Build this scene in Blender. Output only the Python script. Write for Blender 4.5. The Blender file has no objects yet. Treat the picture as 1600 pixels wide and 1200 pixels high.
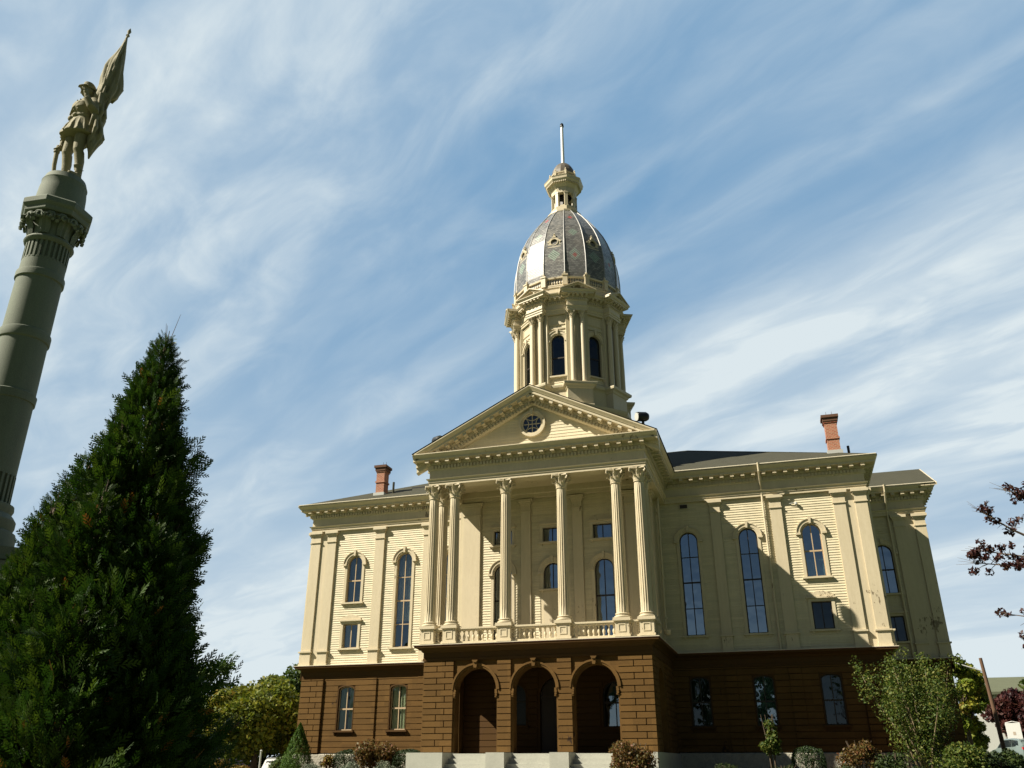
import bpy, bmesh, math, random
import numpy as np
from mathutils import Vector, Matrix
random.seed(7)
R = math.radians
PI = math.pi
S = bpy.context.scene
COL = S.collection

# ------------------------------------------------------------------ camera
cam_d = bpy.data.cameras.new('camera'); cam = bpy.data.objects.new('camera', cam_d); COL.objects.link(cam)
CX, CY, CZ = 8.328, -30.0, 1.6
YAW, PITCH, FOC = -0.297, 0.421, 1318.6
cam.location = (CX, CY, CZ)
fw = Vector((math.sin(YAW)*math.cos(PITCH), math.cos(YAW)*math.cos(PITCH), math.sin(PITCH)))
cam.rotation_euler = fw.to_track_quat('-Z', 'Y').to_euler()
cam_d.sensor_width = 36; cam_d.lens = FOC/1600*36; cam_d.clip_end = 3000; cam_d.clip_start = .1
S.camera = cam

# ------------------------------------------------------------------ sun and sky
SX, SY, SZ = 1.65, 1.0, -1.80          # direction the light travels
sun_dir = Vector((-SX, -SY, -SZ)).normalized()
ELEV = math.asin(sun_dir.z)
sd = bpy.data.lights.new('sun', 'SUN'); sun = bpy.data.objects.new('sun', sd); COL.objects.link(sun)
sun.rotation_euler = Vector((SX, SY, SZ)).to_track_quat('-Z', 'Y').to_euler()
sun.location = (-30, -30, 40)
sd.energy = 5.0; sd.angle = R(.53); sd.color = (1.0, .92, .77)
W = bpy.data.worlds.new('World'); S.world = W; W.use_nodes = True
nt = W.node_tree; nt.nodes.clear()
def N(t, **k):
    n = nt.nodes.new(t)
    for a, b in k.items():
        if a in n.inputs: n.inputs[a].default_value = b
        else: setattr(n, a, b)
    return n
def L(a, b): nt.links.new(a, b)
out = N('ShaderNodeOutputWorld')
sky = N('ShaderNodeTexSky', sky_type='NISHITA', sun_disc=False, sun_elevation=ELEV,
        sun_rotation=math.atan2(sun_dir.x, sun_dir.y), air_density=1.15, dust_density=.3, ozone_density=2.2)
SKY = .012
bg = N('ShaderNodeBackground', Strength=SKY); 
hs = N('ShaderNodeHueSaturation', Saturation=1.12, Value=1.0); hs.inputs['Hue'].default_value = .492
L(sky.outputs[0], hs.inputs['Color']); L(hs.outputs[0], bg.inputs[0])
cl = N('ShaderNodeBackground'); cl.inputs[0].default_value = (.86, .96, 1.0, 1); cl.inputs[1].default_value = .43
tc = N('ShaderNodeTexCoord'); sep = N('ShaderNodeSeparateXYZ'); L(tc.outputs['Generated'], sep.inputs[0])
def M(op, a, b=None, c=None):
    n = N('ShaderNodeMath', operation=op)
    for i, v in enumerate((a, b, c)):
        if v is None: continue
        if isinstance(v, (int, float)): n.inputs[i].default_value = v
        else: L(v, n.inputs[i])
    return n.outputs[0]
den = M('ADD', M('MAXIMUM', sep.outputs[2], 0.0), .10)
u = M('DIVIDE', sep.outputs[0], den); v = M('DIVIDE', sep.outputs[1], den)
cmb = N('ShaderNodeCombineXYZ'); L(u, cmb.inputs[0]); L(v, cmb.inputs[1])
rot = N('ShaderNodeVectorRotate', rotation_type='Z_AXIS'); L(cmb.outputs[0], rot.inputs['Vector'])
rot.inputs['Angle'].default_value = -(math.atan2(.539, -.842))
def streak(sx, sy, scale, detail, dist, off):
    mp = N('ShaderNodeMapping'); mp.inputs['Scale'].default_value = (sx, sy, 1); mp.inputs['Location'].default_value = off
    L(rot.outputs[0], mp.inputs[0])
    n = N('ShaderNodeTexNoise', Scale=scale, Detail=detail, Roughness=.55, Distortion=dist); L(mp.outputs[0], n.inputs['Vector'])
    return n.outputs[0]
def ramp(v, p0, p1, interp='EASE'):
    r = N('ShaderNodeValToRGB'); r.color_ramp.interpolation = interp
    r.color_ramp.elements[0].position = p0; r.color_ramp.elements[1].position = p1
    L(v, r.inputs[0]); return r.outputs[0]
n1 = ramp(streak(.20, 1.0, 1.0, 4, .25, (8.17, 10.84, 4)), .36, .70)
n2 = ramp(streak(.20, 1.0, 2.4, 6, .30, (1.2, 8.1, 4)), .36, .84)
n3 = ramp(streak(.65, 1.5, 5.0, 10, .55, (5.5, 2.0, 9)), .30, .85)
low = M('SUBTRACT', 1.0, ramp(sep.outputs[2], .0, .62, 'LINEAR')); low = M('MULTIPLY', low, M('ADD', M('MULTIPLY', low, .7), .3))
c1 = M('MULTIPLY', n1, M('ADD', .4, M('MULTIPLY', n3, .75)))
c2 = M('MULTIPLY', M('MULTIPLY', n2, .55), M('ADD', .25, n1))
cs = M('ADD', M('ADD', c1, c2), M('MULTIPLY', n3, .08))
cs = M('ADD', cs, M('MULTIPLY', low, 1.0))
cs = M('MINIMUM', M('ADD', M('MULTIPLY', cs, .86), .05), .96)
# the cirrus lies over the northern half of the sky, the southern half (behind the viewer) is clear deep blue
ahead = M('ADD', M('MULTIPLY', sep.outputs[0], math.sin(YAW)), M('MULTIPLY', sep.outputs[1], math.cos(YAW)))
front = ramp(M('ADD', M('MULTIPLY', ahead, .5), .5), .52, .73, 'LINEAR')
veil = N('ShaderNodeBackground'); veil.inputs[0].default_value = (.19, .55, 1.0, 1); veil.inputs[1].default_value = .35
vm = N('ShaderNodeMixShader'); L(M('MULTIPLY', front, .72), vm.inputs[0]); L(bg.outputs[0], vm.inputs[1]); L(veil.outputs[0], vm.inputs[2])
mx = N('ShaderNodeMixShader'); L(M('MULTIPLY', cs, M('MAXIMUM', front, M('MULTIPLY', low, .28))), mx.inputs[0]); L(vm.outputs[0], mx.inputs[1]); L(cl.outputs[0], mx.inputs[2])
L(mx.outputs[0], out.inputs[0])
S.view_settings.view_transform = 'Standard'; S.view_settings.look = 'None'
S.view_settings.exposure = 1.0; S.view_settings.gamma = 1
S.cycles.max_bounces = 6; S.cycles.diffuse_bounces = 2; S.cycles.transparent_max_bounces = 16

# ------------------------------------------------------------------ materials
def mat(name, col, rough=.6, metal=0, spec=.4, noise=None, bump=None, chips=None, block=None):
    """col base; noise=(scale, amount, stretchZ); bump=(scale, strength)"""
    m = bpy.data.materials.new(name); m.use_nodes = True; t = m.node_tree; b = t.nodes['Principled BSDF']
    b.inputs['Base Color'].default_value = (*col, 1); b.inputs['Roughness'].default_value = rough
    b.inputs['Metallic'].default_value = metal; b.inputs['Specular IOR Level'].default_value = spec
    tc = t.nodes.new('ShaderNodeTexCoord')
    last = None
    if noise:
        for (sc, am, sz, col2) in noise:
            mp = t.nodes.new('ShaderNodeMapping'); mp.inputs['Scale'].default_value = (sc, sc, sc*sz)
            t.links.new(tc.outputs['Object'], mp.inputs[0])
            n = t.nodes.new('ShaderNodeTexNoise'); n.inputs['Scale'].default_value = 1; n.inputs['Detail'].default_value = 6
            n.inputs['Roughness'].default_value = .6
            t.links.new(mp.outputs[0], n.inputs['Vector'])
            rp = t.nodes.new('ShaderNodeValToRGB'); rp.color_ramp.elements[0].position = .42; rp.color_ramp.elements[1].position = .72
            t.links.new(n.outputs[0], rp.inputs[0])
            mm = t.nodes.new('ShaderNodeMath'); mm.operation = 'MULTIPLY'; mm.inputs[1].default_value = am
            t.links.new(rp.outputs[0], mm.inputs[0])
            mi = t.nodes.new('ShaderNodeMix'); mi.data_type = 'RGBA'
            t.links.new(mm.outputs[0], mi.inputs[0])
            if last: t.links.new(last, mi.inputs[6])
            else: mi.inputs[6].default_value = (*col, 1)
            mi.inputs[7].default_value = (*col2, 1)
            last = mi.outputs[2]
        if block:        # board to board tone differences
            sp = t.nodes.new('ShaderNodeSeparateXYZ'); t.links.new(tc.outputs['Object'], sp.inputs[0]); cb = t.nodes.new('ShaderNodeCombineXYZ')
            ad = t.nodes.new('ShaderNodeMath'); ad.operation = 'ADD'; t.links.new(sp.outputs[0], ad.inputs[0]); t.links.new(sp.outputs[1], ad.inputs[1])
            for k_, (src, d_) in enumerate(((ad.outputs[0], block[0]), (sp.outputs[2], block[1]))):
                dv = t.nodes.new('ShaderNodeMath'); dv.operation = 'DIVIDE'; t.links.new(src, dv.inputs[0]); dv.inputs[1].default_value = d_
                fl_ = t.nodes.new('ShaderNodeMath'); fl_.operation = 'FLOOR'; t.links.new(dv.outputs[0], fl_.inputs[0]); t.links.new(fl_.outputs[0], cb.inputs[k_])
            wn = t.nodes.new('ShaderNodeTexWhiteNoise'); t.links.new(cb.outputs[0], wn.inputs['Vector'])
            hs_ = t.nodes.new('ShaderNodeHueSaturation'); mr_ = t.nodes.new('ShaderNodeMapRange'); mr_.inputs[3].default_value = 1-block[2]; mr_.inputs[4].default_value = 1+block[2]
            t.links.new(wn.outputs['Value'], mr_.inputs[0]); t.links.new(mr_.outputs[0], hs_.inputs['Value']); t.links.new(last, hs_.inputs['Color']); last = hs_.outputs[0]
        if chips:        # flaked paint in scattered patches
            n = t.nodes.new('ShaderNodeTexNoise'); n.inputs['Scale'].default_value = chips[0]; n.inputs['Detail'].default_value = 8; n.inputs['Roughness'].default_value = .7
            mp = t.nodes.new('ShaderNodeMapping'); mp.inputs['Scale'].default_value = (1, 1, .45); t.links.new(tc.outputs['Object'], mp.inputs[0]); t.links.new(mp.outputs[0], n.inputs['Vector'])
            n2_ = t.nodes.new('ShaderNodeTexNoise'); n2_.inputs['Scale'].default_value = .55; t.links.new(tc.outputs['Object'], n2_.inputs['Vector'])
            sm = t.nodes.new('ShaderNodeMath'); sm.operation = 'MULTIPLY'; t.links.new(n.outputs[0], sm.inputs[0]); t.links.new(n2_.outputs[0], sm.inputs[1])
            rp = t.nodes.new('ShaderNodeValToRGB'); rp.color_ramp.elements[0].position = chips[1]; rp.color_ramp.elements[1].position = chips[1]+.012
            t.links.new(sm.outputs[0], rp.inputs[0]); mi = t.nodes.new('ShaderNodeMix'); mi.data_type = 'RGBA'
            t.links.new(rp.outputs[0], mi.inputs[0]); t.links.new(last, mi.inputs[6]); mi.inputs[7].default_value = (*chips[2], 1); last = mi.outputs[2]
        t.links.new(last, b.inputs['Base Color'])
    if bump:
        n = t.nodes.new('ShaderNodeTexNoise'); n.inputs['Scale'].default_value = bump[0]; n.inputs['Detail'].default_value = 5
        t.links.new(tc.outputs['Object'], n.inputs['Vector'])
        bp = t.nodes.new('ShaderNodeBump'); bp.inputs['Strength'].default_value = bump[1]; bp.inputs['Distance'].default_value = .03
        t.links.new(n.outputs[0], bp.inputs['Height']); t.links.new(bp.outputs[0], b.inputs['Normal'])
    return m
def shade(c, k): return tuple(x*k for x in c)
CREAM = (.56, .495, .35)
M_cream = mat('cream_paint', CREAM, .55, noise=[(1.3, .35, .35, shade(CREAM, .8)), (9, .30, .3, (.48, .41, .24)), (38, .22, .6, (.38, .30, .17)), (7, .35, .07, (.45, .39, .24))], bump=(60, .12))
M_trim = mat('cream_trim_paint', (.585, .51, .36), .5, chips=(7, .385, (.20, .16, .10)), noise=[(1.7, .3, .3, (.47, .405, .28)), (16, .28, .25, (.42, .35, .23)), (60, .15, .8, (.34, .26, .15)), (8, .35, .06, (.47, .40, .25))], bump=(70, .1))
M_clap = mat('cream_clapboard_paint', (.63, .56, .39), .6, block=(1.9, .1, .07), noise=[(2.2, .35, 3.0, (.52, .455, .31)), (14, .3, 2.0, (.47, .405, .265)), (5, .3, .10, (.46, .40, .25))], bump=(50, .15))
BR = (.118, .065, .019)
M_brown = mat('brown_paint', BR, .8, spec=.15, block=(.62, .2125, .13), chips=(8, .40, (.035, .02, .012)), noise=[(1.5, .4, .6, shade(BR, .72)), (8, .35, 1.2, (.10, .052, .015)), (45, .2, 1, (.19, .105, .03))], bump=(45, .2))
M_brownd = mat('brown_trim_and_porch_shade', (.080, .042, .013), .8, spec=.15, noise=[(3, .3, .5, (.075, .042, .024))], bump=(40, .15))
M_redled = mat('maroon_flashing', (.16, .045, .035), .5)
M_whiteled = mat('pale_flashing', (.66, .60, .46), .45, noise=[(6, .4, 1, (.5, .42, .3))])
M_roof = mat('roof_shingles', (.058, .057, .040), .95, spec=.12, noise=[(2, .5, 1, (.04, .040, .029)), (24, .5, 1, (.08, .078, .055))], bump=(90, .4))
M_stone = mat('granite_foundation', (.42, .42, .36), .85, noise=[(2.5, .4, 1, (.3, .31, .26)), (60, .5, 1, (.26, .26, .22)), (14, .25, 1, (.5, .5, .42))], bump=(40, .3))
M_rubble = mat('rough_stone', (.38, .36, .29), .95, noise=[(5, .6, 1, (.2, .19, .15)), (30, .5, 1, (.5, .47, .38))], bump=(14, 1.0))
M_mon = mat('monument_granite', (.135, .165, .120), .8, noise=[(1.6, .5, .5, (.09, .11, .085)), (5, .4, .08, (.08, .09, .07)), (70, .55, 1, (.24, .245, .19)), (130, .4, 1, (.08, .09, .07))], bump=(90, .15))
M_statue = mat('statue_stone', (.22, .20, .115), .8, noise=[(3, .5, .5, (.13, .125, .075)), (30, .3, 1, (.27, .24, .14))], bump=(50, .2))
M_brick = bpy.data.materials.new('red_brick'); M_brick.use_nodes = True
t = M_brick.node_tree; b = t.nodes['Principled BSDF']; b.inputs['Roughness'].default_value = .85
tcb = t.nodes.new('ShaderNodeTexCoord'); sp = t.nodes.new('ShaderNodeSeparateXYZ'); ad = t.nodes.new('ShaderNodeMath'); cb = t.nodes.new('ShaderNodeCombineXYZ')
t.links.new(tcb.outputs['Object'], sp.inputs[0]); t.links.new(sp.outputs[0], ad.inputs[0]); t.links.new(sp.outputs[1], ad.inputs[1])
t.links.new(ad.outputs[0], cb.inputs[0]); t.links.new(sp.outputs[2], cb.inputs[1])
bt = t.nodes.new('ShaderNodeTexBrick'); t.links.new(cb.outputs[0], bt.inputs['Vector'])
bt.inputs['Scale'].default_value = 1; bt.inputs['Brick Width'].default_value = .15; bt.inputs['Row Height'].default_value = .062
bt.inputs['Mortar Size'].default_value = .009
bt.inputs['Color1'].default_value = (.30, .075, .04, 1); bt.inputs['Color2'].default_value = (.40, .13, .07, 1); bt.inputs['Mortar'].default_value = (.42, .30, .20, 1)
t.links.new(bt.outputs[0], b.inputs['Base Color'])
bpn = t.nodes.new('ShaderNodeBump'); bpn.inputs['Distance'].default_value = .01; t.links.new(bt.outputs['Fac'], bpn.inputs['Height']); bpn.invert = True
t.links.new(bpn.outputs[0], b.inputs['Normal'])
M_brickd = mat('soot_brick', (.12, .06, .035), .9, noise=[(20, .5, 1, (.06, .035, .025))])
M_lead = mat('lead_flashing', (.42, .43, .40), .5)
M_black = mat('black_metal', (.012, .013, .014), .45)
M_white = mat('white_paint', (.75, .75, .72), .4)
M_sash = mat('sash_paint', (.46, .34, .21), .5)
M_sashd = mat('dark_sash_paint', (.030, .022, .016), .5)
M_door = mat('dark_door_and_porch_shade', (.035, .022, .014), .5)
M_curtl = mat('grey_net_curtain', (.30, .33, .30), .9)
M_curtain = mat('curtain_cloth', (.62, .64, .50), .9)
M_curtd = mat('dark_blind_cloth', (.10, .14, .09), .8)
M_shade = mat('window_shade_cloth', (.45, .62, .60), .8)
def glass_mat(name, tint, refl, wob=.35):
    m = bpy.data.materials.new(name); m.use_nodes = True; t = m.node_tree; t.nodes.clear()
    o = t.nodes.new('ShaderNodeOutputMaterial'); tr = t.nodes.new('ShaderNodeBsdfTransparent'); tr.inputs[0].default_value = (*tint, 1)
    g = t.nodes.new('ShaderNodeBsdfGlossy'); g.inputs['Roughness'].default_value = .015; g.inputs[0].default_value = (.62, .78, 1.0, 1)
    mx = t.nodes.new('ShaderNodeMixShader'); fr = t.nodes.new('ShaderNodeFresnel'); fr.inputs[0].default_value = 1.5
    md = t.nodes.new('ShaderNodeMath'); md.operation = 'ADD'; md.inputs[1].default_value = refl; t.links.new(fr.outputs[0], md.inputs[0])
    n = t.nodes.new('ShaderNodeTexNoise'); n.inputs['Scale'].default_value = 2.2; n.inputs['Detail'].default_value = 1
    tc = t.nodes.new('ShaderNodeTexCoord'); t.links.new(tc.outputs['Object'], n.inputs['Vector'])
    bp = t.nodes.new('ShaderNodeBump'); bp.inputs['Strength'].default_value = wob; bp.inputs['Distance'].default_value = .02
    t.links.new(n.outputs[0], bp.inputs['Height']); t.links.new(bp.outputs[0], g.inputs['Normal'])
    t.links.new(md.outputs[0], mx.inputs[0]); t.links.new(tr.outputs[0], mx.inputs[1]); t.links.new(g.outputs[0], mx.inputs[2]); t.links.new(mx.outputs[0], o.inputs[0])
    return m
M_glass = glass_mat('window_glass', (.45, .52, .48), .36)
M_glassl = glass_mat('curtained_window_glass', (.80, .86, .84), .17, .5)
M_glassc = glass_mat('clear_window_glass', (.85, .92, .86), .05, .3)
M_glassd = glass_mat('old_dark_glass', (.3, .33, .3), .035, .3)
# slate with random tiles, scallops and red and green diamonds
def slate():
    m = bpy.data.materials.new('dome_slate'); m.use_nodes = True; t = m.node_tree; b = t.nodes['Principled BSDF']
    uv = t.nodes.new('ShaderNodeUVMap'); uv.uv_map = 'UVMap'
    bt = t.nodes.new('ShaderNodeTexBrick'); t.links.new(uv.outputs[0], bt.inputs['Vector'])
    bt.inputs['Scale'].default_value = 1; bt.inputs['Brick Width'].default_value = .15; bt.inputs['Row Height'].default_value = .095
    bt.inputs['Mortar Size'].default_value = .008
    bt.inputs['Color1'].default_value = (.10, .10, .095, 1); bt.inputs['Color2'].default_value = (.27, .265, .24, 1); bt.inputs['Mortar'].default_value = (.03, .03, .03, 1)
    def mn(op, a, b_=None):
        n = t.nodes.new('ShaderNodeMath'); n.operation = op
        for i, v in enumerate((a, b_)):
            if v is None: continue
            if isinstance(v, (int, float)): n.inputs[i].default_value = v
            else: t.links.new(v, n.inputs[i])
        return n.outputs[0]
    s = t.nodes.new('ShaderNodeSeparateXYZ'); t.links.new(uv.outputs[0], s.inputs[0])
    # facet-local u: integer part = facet number * 10
    fac = mn('FLOOR', mn('DIVIDE', s.outputs[0], 10)); uu = mn('ABSOLUTE', mn('SUBTRACT', mn('SUBTRACT', s.outputs[0], mn('MULTIPLY', fac, 10)), 5))
    odd = mn('MODULO', fac, 2)
    def dia(vc, hw, hh):
        d = mn('ADD', mn('DIVIDE', uu, hw), mn('DIVIDE', mn('ABSOLUTE', mn('SUBTRACT', s.outputs[1], vc)), hh))
        return mn('LESS_THAN', d, 1.0)
    stripe = mn('GREATER_THAN', mn('FRACT', mn('DIVIDE', mn('ADD', s.outputs[0], s.outputs[1]), .14)), .5)
    col = bt.outputs[0]
    def mix(f, c, base):
        n = t.nodes.new('ShaderNodeMix'); n.data_type = 'RGBA'; t.links.new(f, n.inputs[0]); t.links.new(base, n.inputs[6]); n.inputs[7].default_value = (*c, 1)
        return n.outputs[2]
    wn = t.nodes.new('ShaderNodeTexNoise'); wn.inputs['Scale'].default_value = 2.0; wn.inputs['Detail'].default_value = 6
    t.links.new(uv.outputs[0], wn.inputs['Vector'])
    col = mix(mn('MULTIPLY', mn('MAXIMUM', mn('SUBTRACT', wn.outputs[0], .5), 0), 1.3), (.30, .27, .22), col)
    green = mn('MULTIPLY', mn('MULTIPLY', mn('MAXIMUM', dia(1.0, .32, .38), mn('MULTIPLY', dia(2.55, .24, .3), odd)), stripe), .85)
    col = mix(green, (.30, .42, .32), col)
    red = mn('MULTIPLY', mn('MULTIPLY', mn('MAXIMUM', dia(.95, .13, .15), dia(4.1, .14, .18)), odd), .85)
    col = mix(red, (.36, .06, .05), col)
    t.links.new(col, b.inputs['Base Color'])
    b.inputs['Roughness'].default_value = .36; b.inputs['Specular IOR Level'].default_value = .75
    bp = t.nodes.new('ShaderNodeBump'); bp.inputs['Strength'].default_value = .6; bp.inputs['Distance'].default_value = .012; bp.invert = True
    t.links.new(bt.outputs['Fac'], bp.inputs['Height'])
    bp2 = t.nodes.new('ShaderNodeBump'); bp2.inputs['Strength'].default_value = .35; bp2.inputs['Distance'].default_value = .02
    t.links.new(bt.outputs['Color'], bp2.inputs['Height']); t.links.new(bp.outputs[0], bp2.inputs['Normal'])
    t.links.new(bp2.outputs[0], b.inputs['Normal'])
    return m
M_slate = slate()

def leaf_mat(name, cols, trans=.3, rough=.55):
    """colour per leaf from the 'rnd' attribute"""
    m = bpy.data.materials.new(name); m.use_nodes = True; t = m.node_tree; t.nodes.clear()
    o = t.nodes.new('ShaderNodeOutputMaterial'); at = t.nodes.new('ShaderNodeAttribute'); at.attribute_name = 'rnd'
    rp = t.nodes.new('ShaderNodeValToRGB'); e = rp.color_ramp.elements
    while len(e) < len(cols): e.new(.5)
    for i, (p, c) in enumerate(cols): e[i].position = p; e[i].color = (*c, 1)
    t.links.new(at.outputs['Fac'], rp.inputs[0])
    d = t.nodes.new('ShaderNodeBsdfPrincipled'); d.inputs['Roughness'].default_value = rough; d.inputs['Specular IOR Level'].default_value = .3
    tl = t.nodes.new('ShaderNodeBsdfTranslucent'); mx = t.nodes.new('ShaderNodeMixShader'); mx.inputs[0].default_value = trans
    t.links.new(rp.outputs[0], d.inputs['Base Color']); t.links.new(rp.outputs[0], tl.inputs[0])
    t.links.new(d.outputs[0], mx.inputs[1]); t.links.new(tl.outputs[0], mx.inputs[2]); t.links.new(mx.outputs[0], o.inputs[0])
    return m
M_bark = mat('bark', (.09, .065, .042), .9, noise=[(12, .6, .2, (.045, .032, .022))], bump=(30, .6))
M_barkl = mat('pale_bark', (.22, .17, .10), .85, noise=[(14, .5, .3, (.12, .09, .05))], bump=(30, .4))

# ------------------------------------------------------------------ mesh helpers
class MB:
    def __init__(s): s.v = []; s.f = []; s.uv = {}
    def q(s, *p):
        i = len(s.v); s.v += [tuple(x) for x in p]; s.f.append(tuple(range(i, i+len(p)))); return len(s.f)-1
    def box(s, x0, x1, y0, y1, z0, z1):
        s.hexa([(x0, y0), (x1, y0), (x1, y1), (x0, y1)], z0, z1)
    def hexa(s, base, z0, z1, top=None):
        top = top or base; n = len(base); i = len(s.v)
        s.v += [(x, y, z0) for x, y in base] + [(x, y, z1) for x, y in top]
        s.f.append(tuple(i+k for k in range(n))[::-1]); s.f.append(tuple(i+n+k for k in range(n)))
        for k in range(n): s.f.append((i+k, i+(k+1) % n, i+n+(k+1) % n, i+n+k))
    def lathe(s, cx, cy, prof, n=24, ph=0, caps=True, sx=1, sy=1):
        i = len(s.v)
        for r, z in prof:
            for k in range(n):
                a = ph+2*PI*k/n; s.v.append((cx+sx*r*math.cos(a), cy+sy*r*math.sin(a), z))
        for j in range(len(prof)-1):
            for k in range(n):
                a = i+j*n+k; b = i+j*n+(k+1) % n; s.f.append((a, b, b+n, a+n))
        if caps:
            s.f.append(tuple(i+k for k in range(n))[::-1]); s.f.append(tuple(i+(len(prof)-1)*n+k for k in range(n)))
    def rings(s, rings, caps=True, closed=True):
        i = len(s.v); n = len(rings[0])
        for r in rings: s.v += [tuple(p) for p in r]
        for j in range(len(rings)-1):
            for k in range(n if closed else n-1):
                a = i+j*n+k; b = i+j*n+(k+1) % n; s.f.append((a, b, b+n, a+n))
        if caps and closed:
            s.f.append(tuple(i+k for k in range(n))[::-1]); s.f.append(tuple(i+(len(rings)-1)*n+k for k in range(n)))
    def tube(s, pts, rad, n=8):
        pts = [Vector(p) for p in pts]; rs = []
        if not isinstance(rad, (list, tuple)): rad = [rad]*len(pts)
        ref = None
        for j, p in enumerate(pts):
            d = (pts[min(j+1, len(pts)-1)]-pts[max(j-1, 0)]).normalized()
            if ref is None: ref = d.orthogonal().normalized()
            ref = (ref-d*ref.dot(d)).normalized(); w = d.cross(ref)
            rs.append([p+(ref*math.cos(2*PI*k/n)+w*math.sin(2*PI*k/n))*rad[j] for k in range(n)])
        s.rings(rs)
    def sweep(s, path, prof, closed=False):
        """profile of (out, z) carried along the plan path, outward = right of travel, mitred"""
        n = len(path); P = []
        for k in range(n):
            def nrm(a, b):
                dx, dy = b[0]-a[0], b[1]-a[1]; l = math.hypot(dx, dy); return (dy/l, -dx/l)
            if closed: n0 = nrm(path[k-1], path[k]); n1 = nrm(path[k], path[(k+1) % n])
            else:
                n0 = nrm(path[k-1], path[k]) if k > 0 else nrm(path[0], path[1])
                n1 = nrm(path[k], path[k+1]) if k < n-1 else n0
            d = 1+n0[0]*n1[0]+n0[1]*n1[1]; P.append(((n0[0]+n1[0])/d, (n0[1]+n1[1])/d))
        i = len(s.v); m = len(prof)
        for k in range(n):
            for o, z in prof: s.v.append((path[k][0]+P[k][0]*o, path[k][1]+P[k][1]*o, z))
        for k in range(n if closed else n-1):
            k2 = (k+1) % n
            for j in range(m-1): s.f.append((i+k*m+j, i+k2*m+j, i+k2*m+j+1, i+k*m+j+1))
        if not closed:
            s.f.append(tuple(i+j for j in range(m))); s.f.append(tuple(i+(n-1)*m+j for j in range(m))[::-1])
    def along(s, path, spacing, half, o0, o1, z0, z1, closed=False, margin=.1, prof=None):
        n = len(path)
        for k in range(n if closed else n-1):
            a, b = path[k], path[(k+1) % n]; dx, dy = b[0]-a[0], b[1]-a[1]; l = math.hypot(dx, dy)
            if l < .3: continue
            ux, uy = dx/l, dy/l; nx, ny = uy, -ux; cnt = max(1, int(round((l-2*margin)/spacing)))
            for j in range(cnt+1):
                t = margin+(l-2*margin)*j/cnt; px, py = a[0]+ux*t, a[1]+uy*t
                if prof:
                    for (a0, a1, b0, b1) in prof:
                        s.hexa([(px-ux*half+nx*a0, py-uy*half+ny*a0), (px-ux*half+nx*a1, py-uy*half+ny*a1), (px+ux*half+nx*a1, py+uy*half+ny*a1), (px+ux*half+nx*a0, py+uy*half+ny*a0)][::-1], b0, b1)
                else:
                    s.hexa([(px-ux*half+nx*o0, py-uy*half+ny*o0), (px-ux*half+nx*o1, py-uy*half+ny*o1), (px+ux*half+nx*o1, py+uy*half+ny*o1), (px+ux*half+nx*o0, py+uy*half+ny*o0)][::-1], z0, z1)
    # ---- wall-frame helpers: F=(ox,oy,ux,uy,nx,ny)
    def P(s, F, u, z, o): return (F[0]+F[2]*u+F[4]*o, F[1]+F[3]*u+F[5]*o, z)
    def fbox(s, F, u0, u1, z0, z1, o0, o1):
        b = [s.P(F, u0, 0, o0)[:2], s.P(F, u1, 0, o0)[:2], s.P(F, u1, 0, o1)[:2], s.P(F, u0, 0, o1)[:2]]
        s.hexa(b, z0, z1)
    def fpoly(s, F, pts, o0, o1):
        """extrude polygon of (u,z) between offsets"""
        s.rings([[s.P(F, u, z, o0) for u, z in pts], [s.P(F, u, z, o1) for u, z in pts]])
    def arc(s, F, u, zc, r0, r1, o0, o1, a0=0, a1=PI, n=16, rise=1.0):
        rs = []
        for k in range(n+1):
            a = a0+(a1-a0)*k/n; c, sn = math.cos(a), math.sin(a)*rise
            rs.append([s.P(F, u+r0*c, zc+r0*sn, o0), s.P(F, u+r1*c, zc+r1*sn, o0), s.P(F, u+r1*c, zc+r1*sn, o1), s.P(F, u+r0*c, zc+r0*sn, o1)])
        s.rings(rs)
    def build(s, name, m, parent=None, origin=None, smooth=False):
        me = bpy.data.meshes.new(name)
        o_ = origin if origin is not None else (parent['_o'] if parent is not None and '_o' in parent else (0, 0, 0))
        me.from_pydata([(x-o_[0], y-o_[1], z-o_[2]) for x, y, z in s.v], [], s.f)
        bm = bmesh.new(); bm.from_mesh(me); bmesh.ops.recalc_face_normals(bm, faces=bm.faces); bm.to_mesh(me); bm.free()
        if s.uv: pass
        o = bpy.data.objects.new(name, me); COL.objects.link(o); me.materials.append(m)
        if parent is not None: o.parent = parent
        else: o.location = o_
        o['_o'] = tuple(o_)
        if smooth:
            for p in me.polygons: p.use_smooth = True
            if smooth != True and hasattr(me, 'set_sharp_from_angle'): me.set_sharp_from_angle(angle=R(smooth))
        return o
def frame(ox, oy, ang):
    """outward normal direction angle in plan (deg; -90 faces the camera side)"""
    a = R(ang); nx, ny = math.cos(a), math.sin(a); return (ox, oy, -ny, nx, nx, ny)
def thing(name, label, cat, loc, group=None):
    o = bpy.data.objects.new(name, None); COL.objects.link(o); o.location = loc; o['label'] = label; o['category'] = cat; o['_o'] = tuple(loc)
    o.empty_display_size = .3
    if group: o['group'] = group
    return o
def tag(o, label, cat, group=None):
    o['label'] = label; o['category'] = cat
    if group: o['group'] = group
    return o
def struct(o, kind='structure'): o['kind'] = kind; return o

def gz(x, y):
    def ss(a, b, t):
        t = min(1, max(0, (t-a)/(b-a))); return t*t*(3-2*t)
    return (1.0*ss(-27, -4, y)+.5*ss(3, 22, y))*(1-.94*ss(13.5, 17.5, -x))

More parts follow.
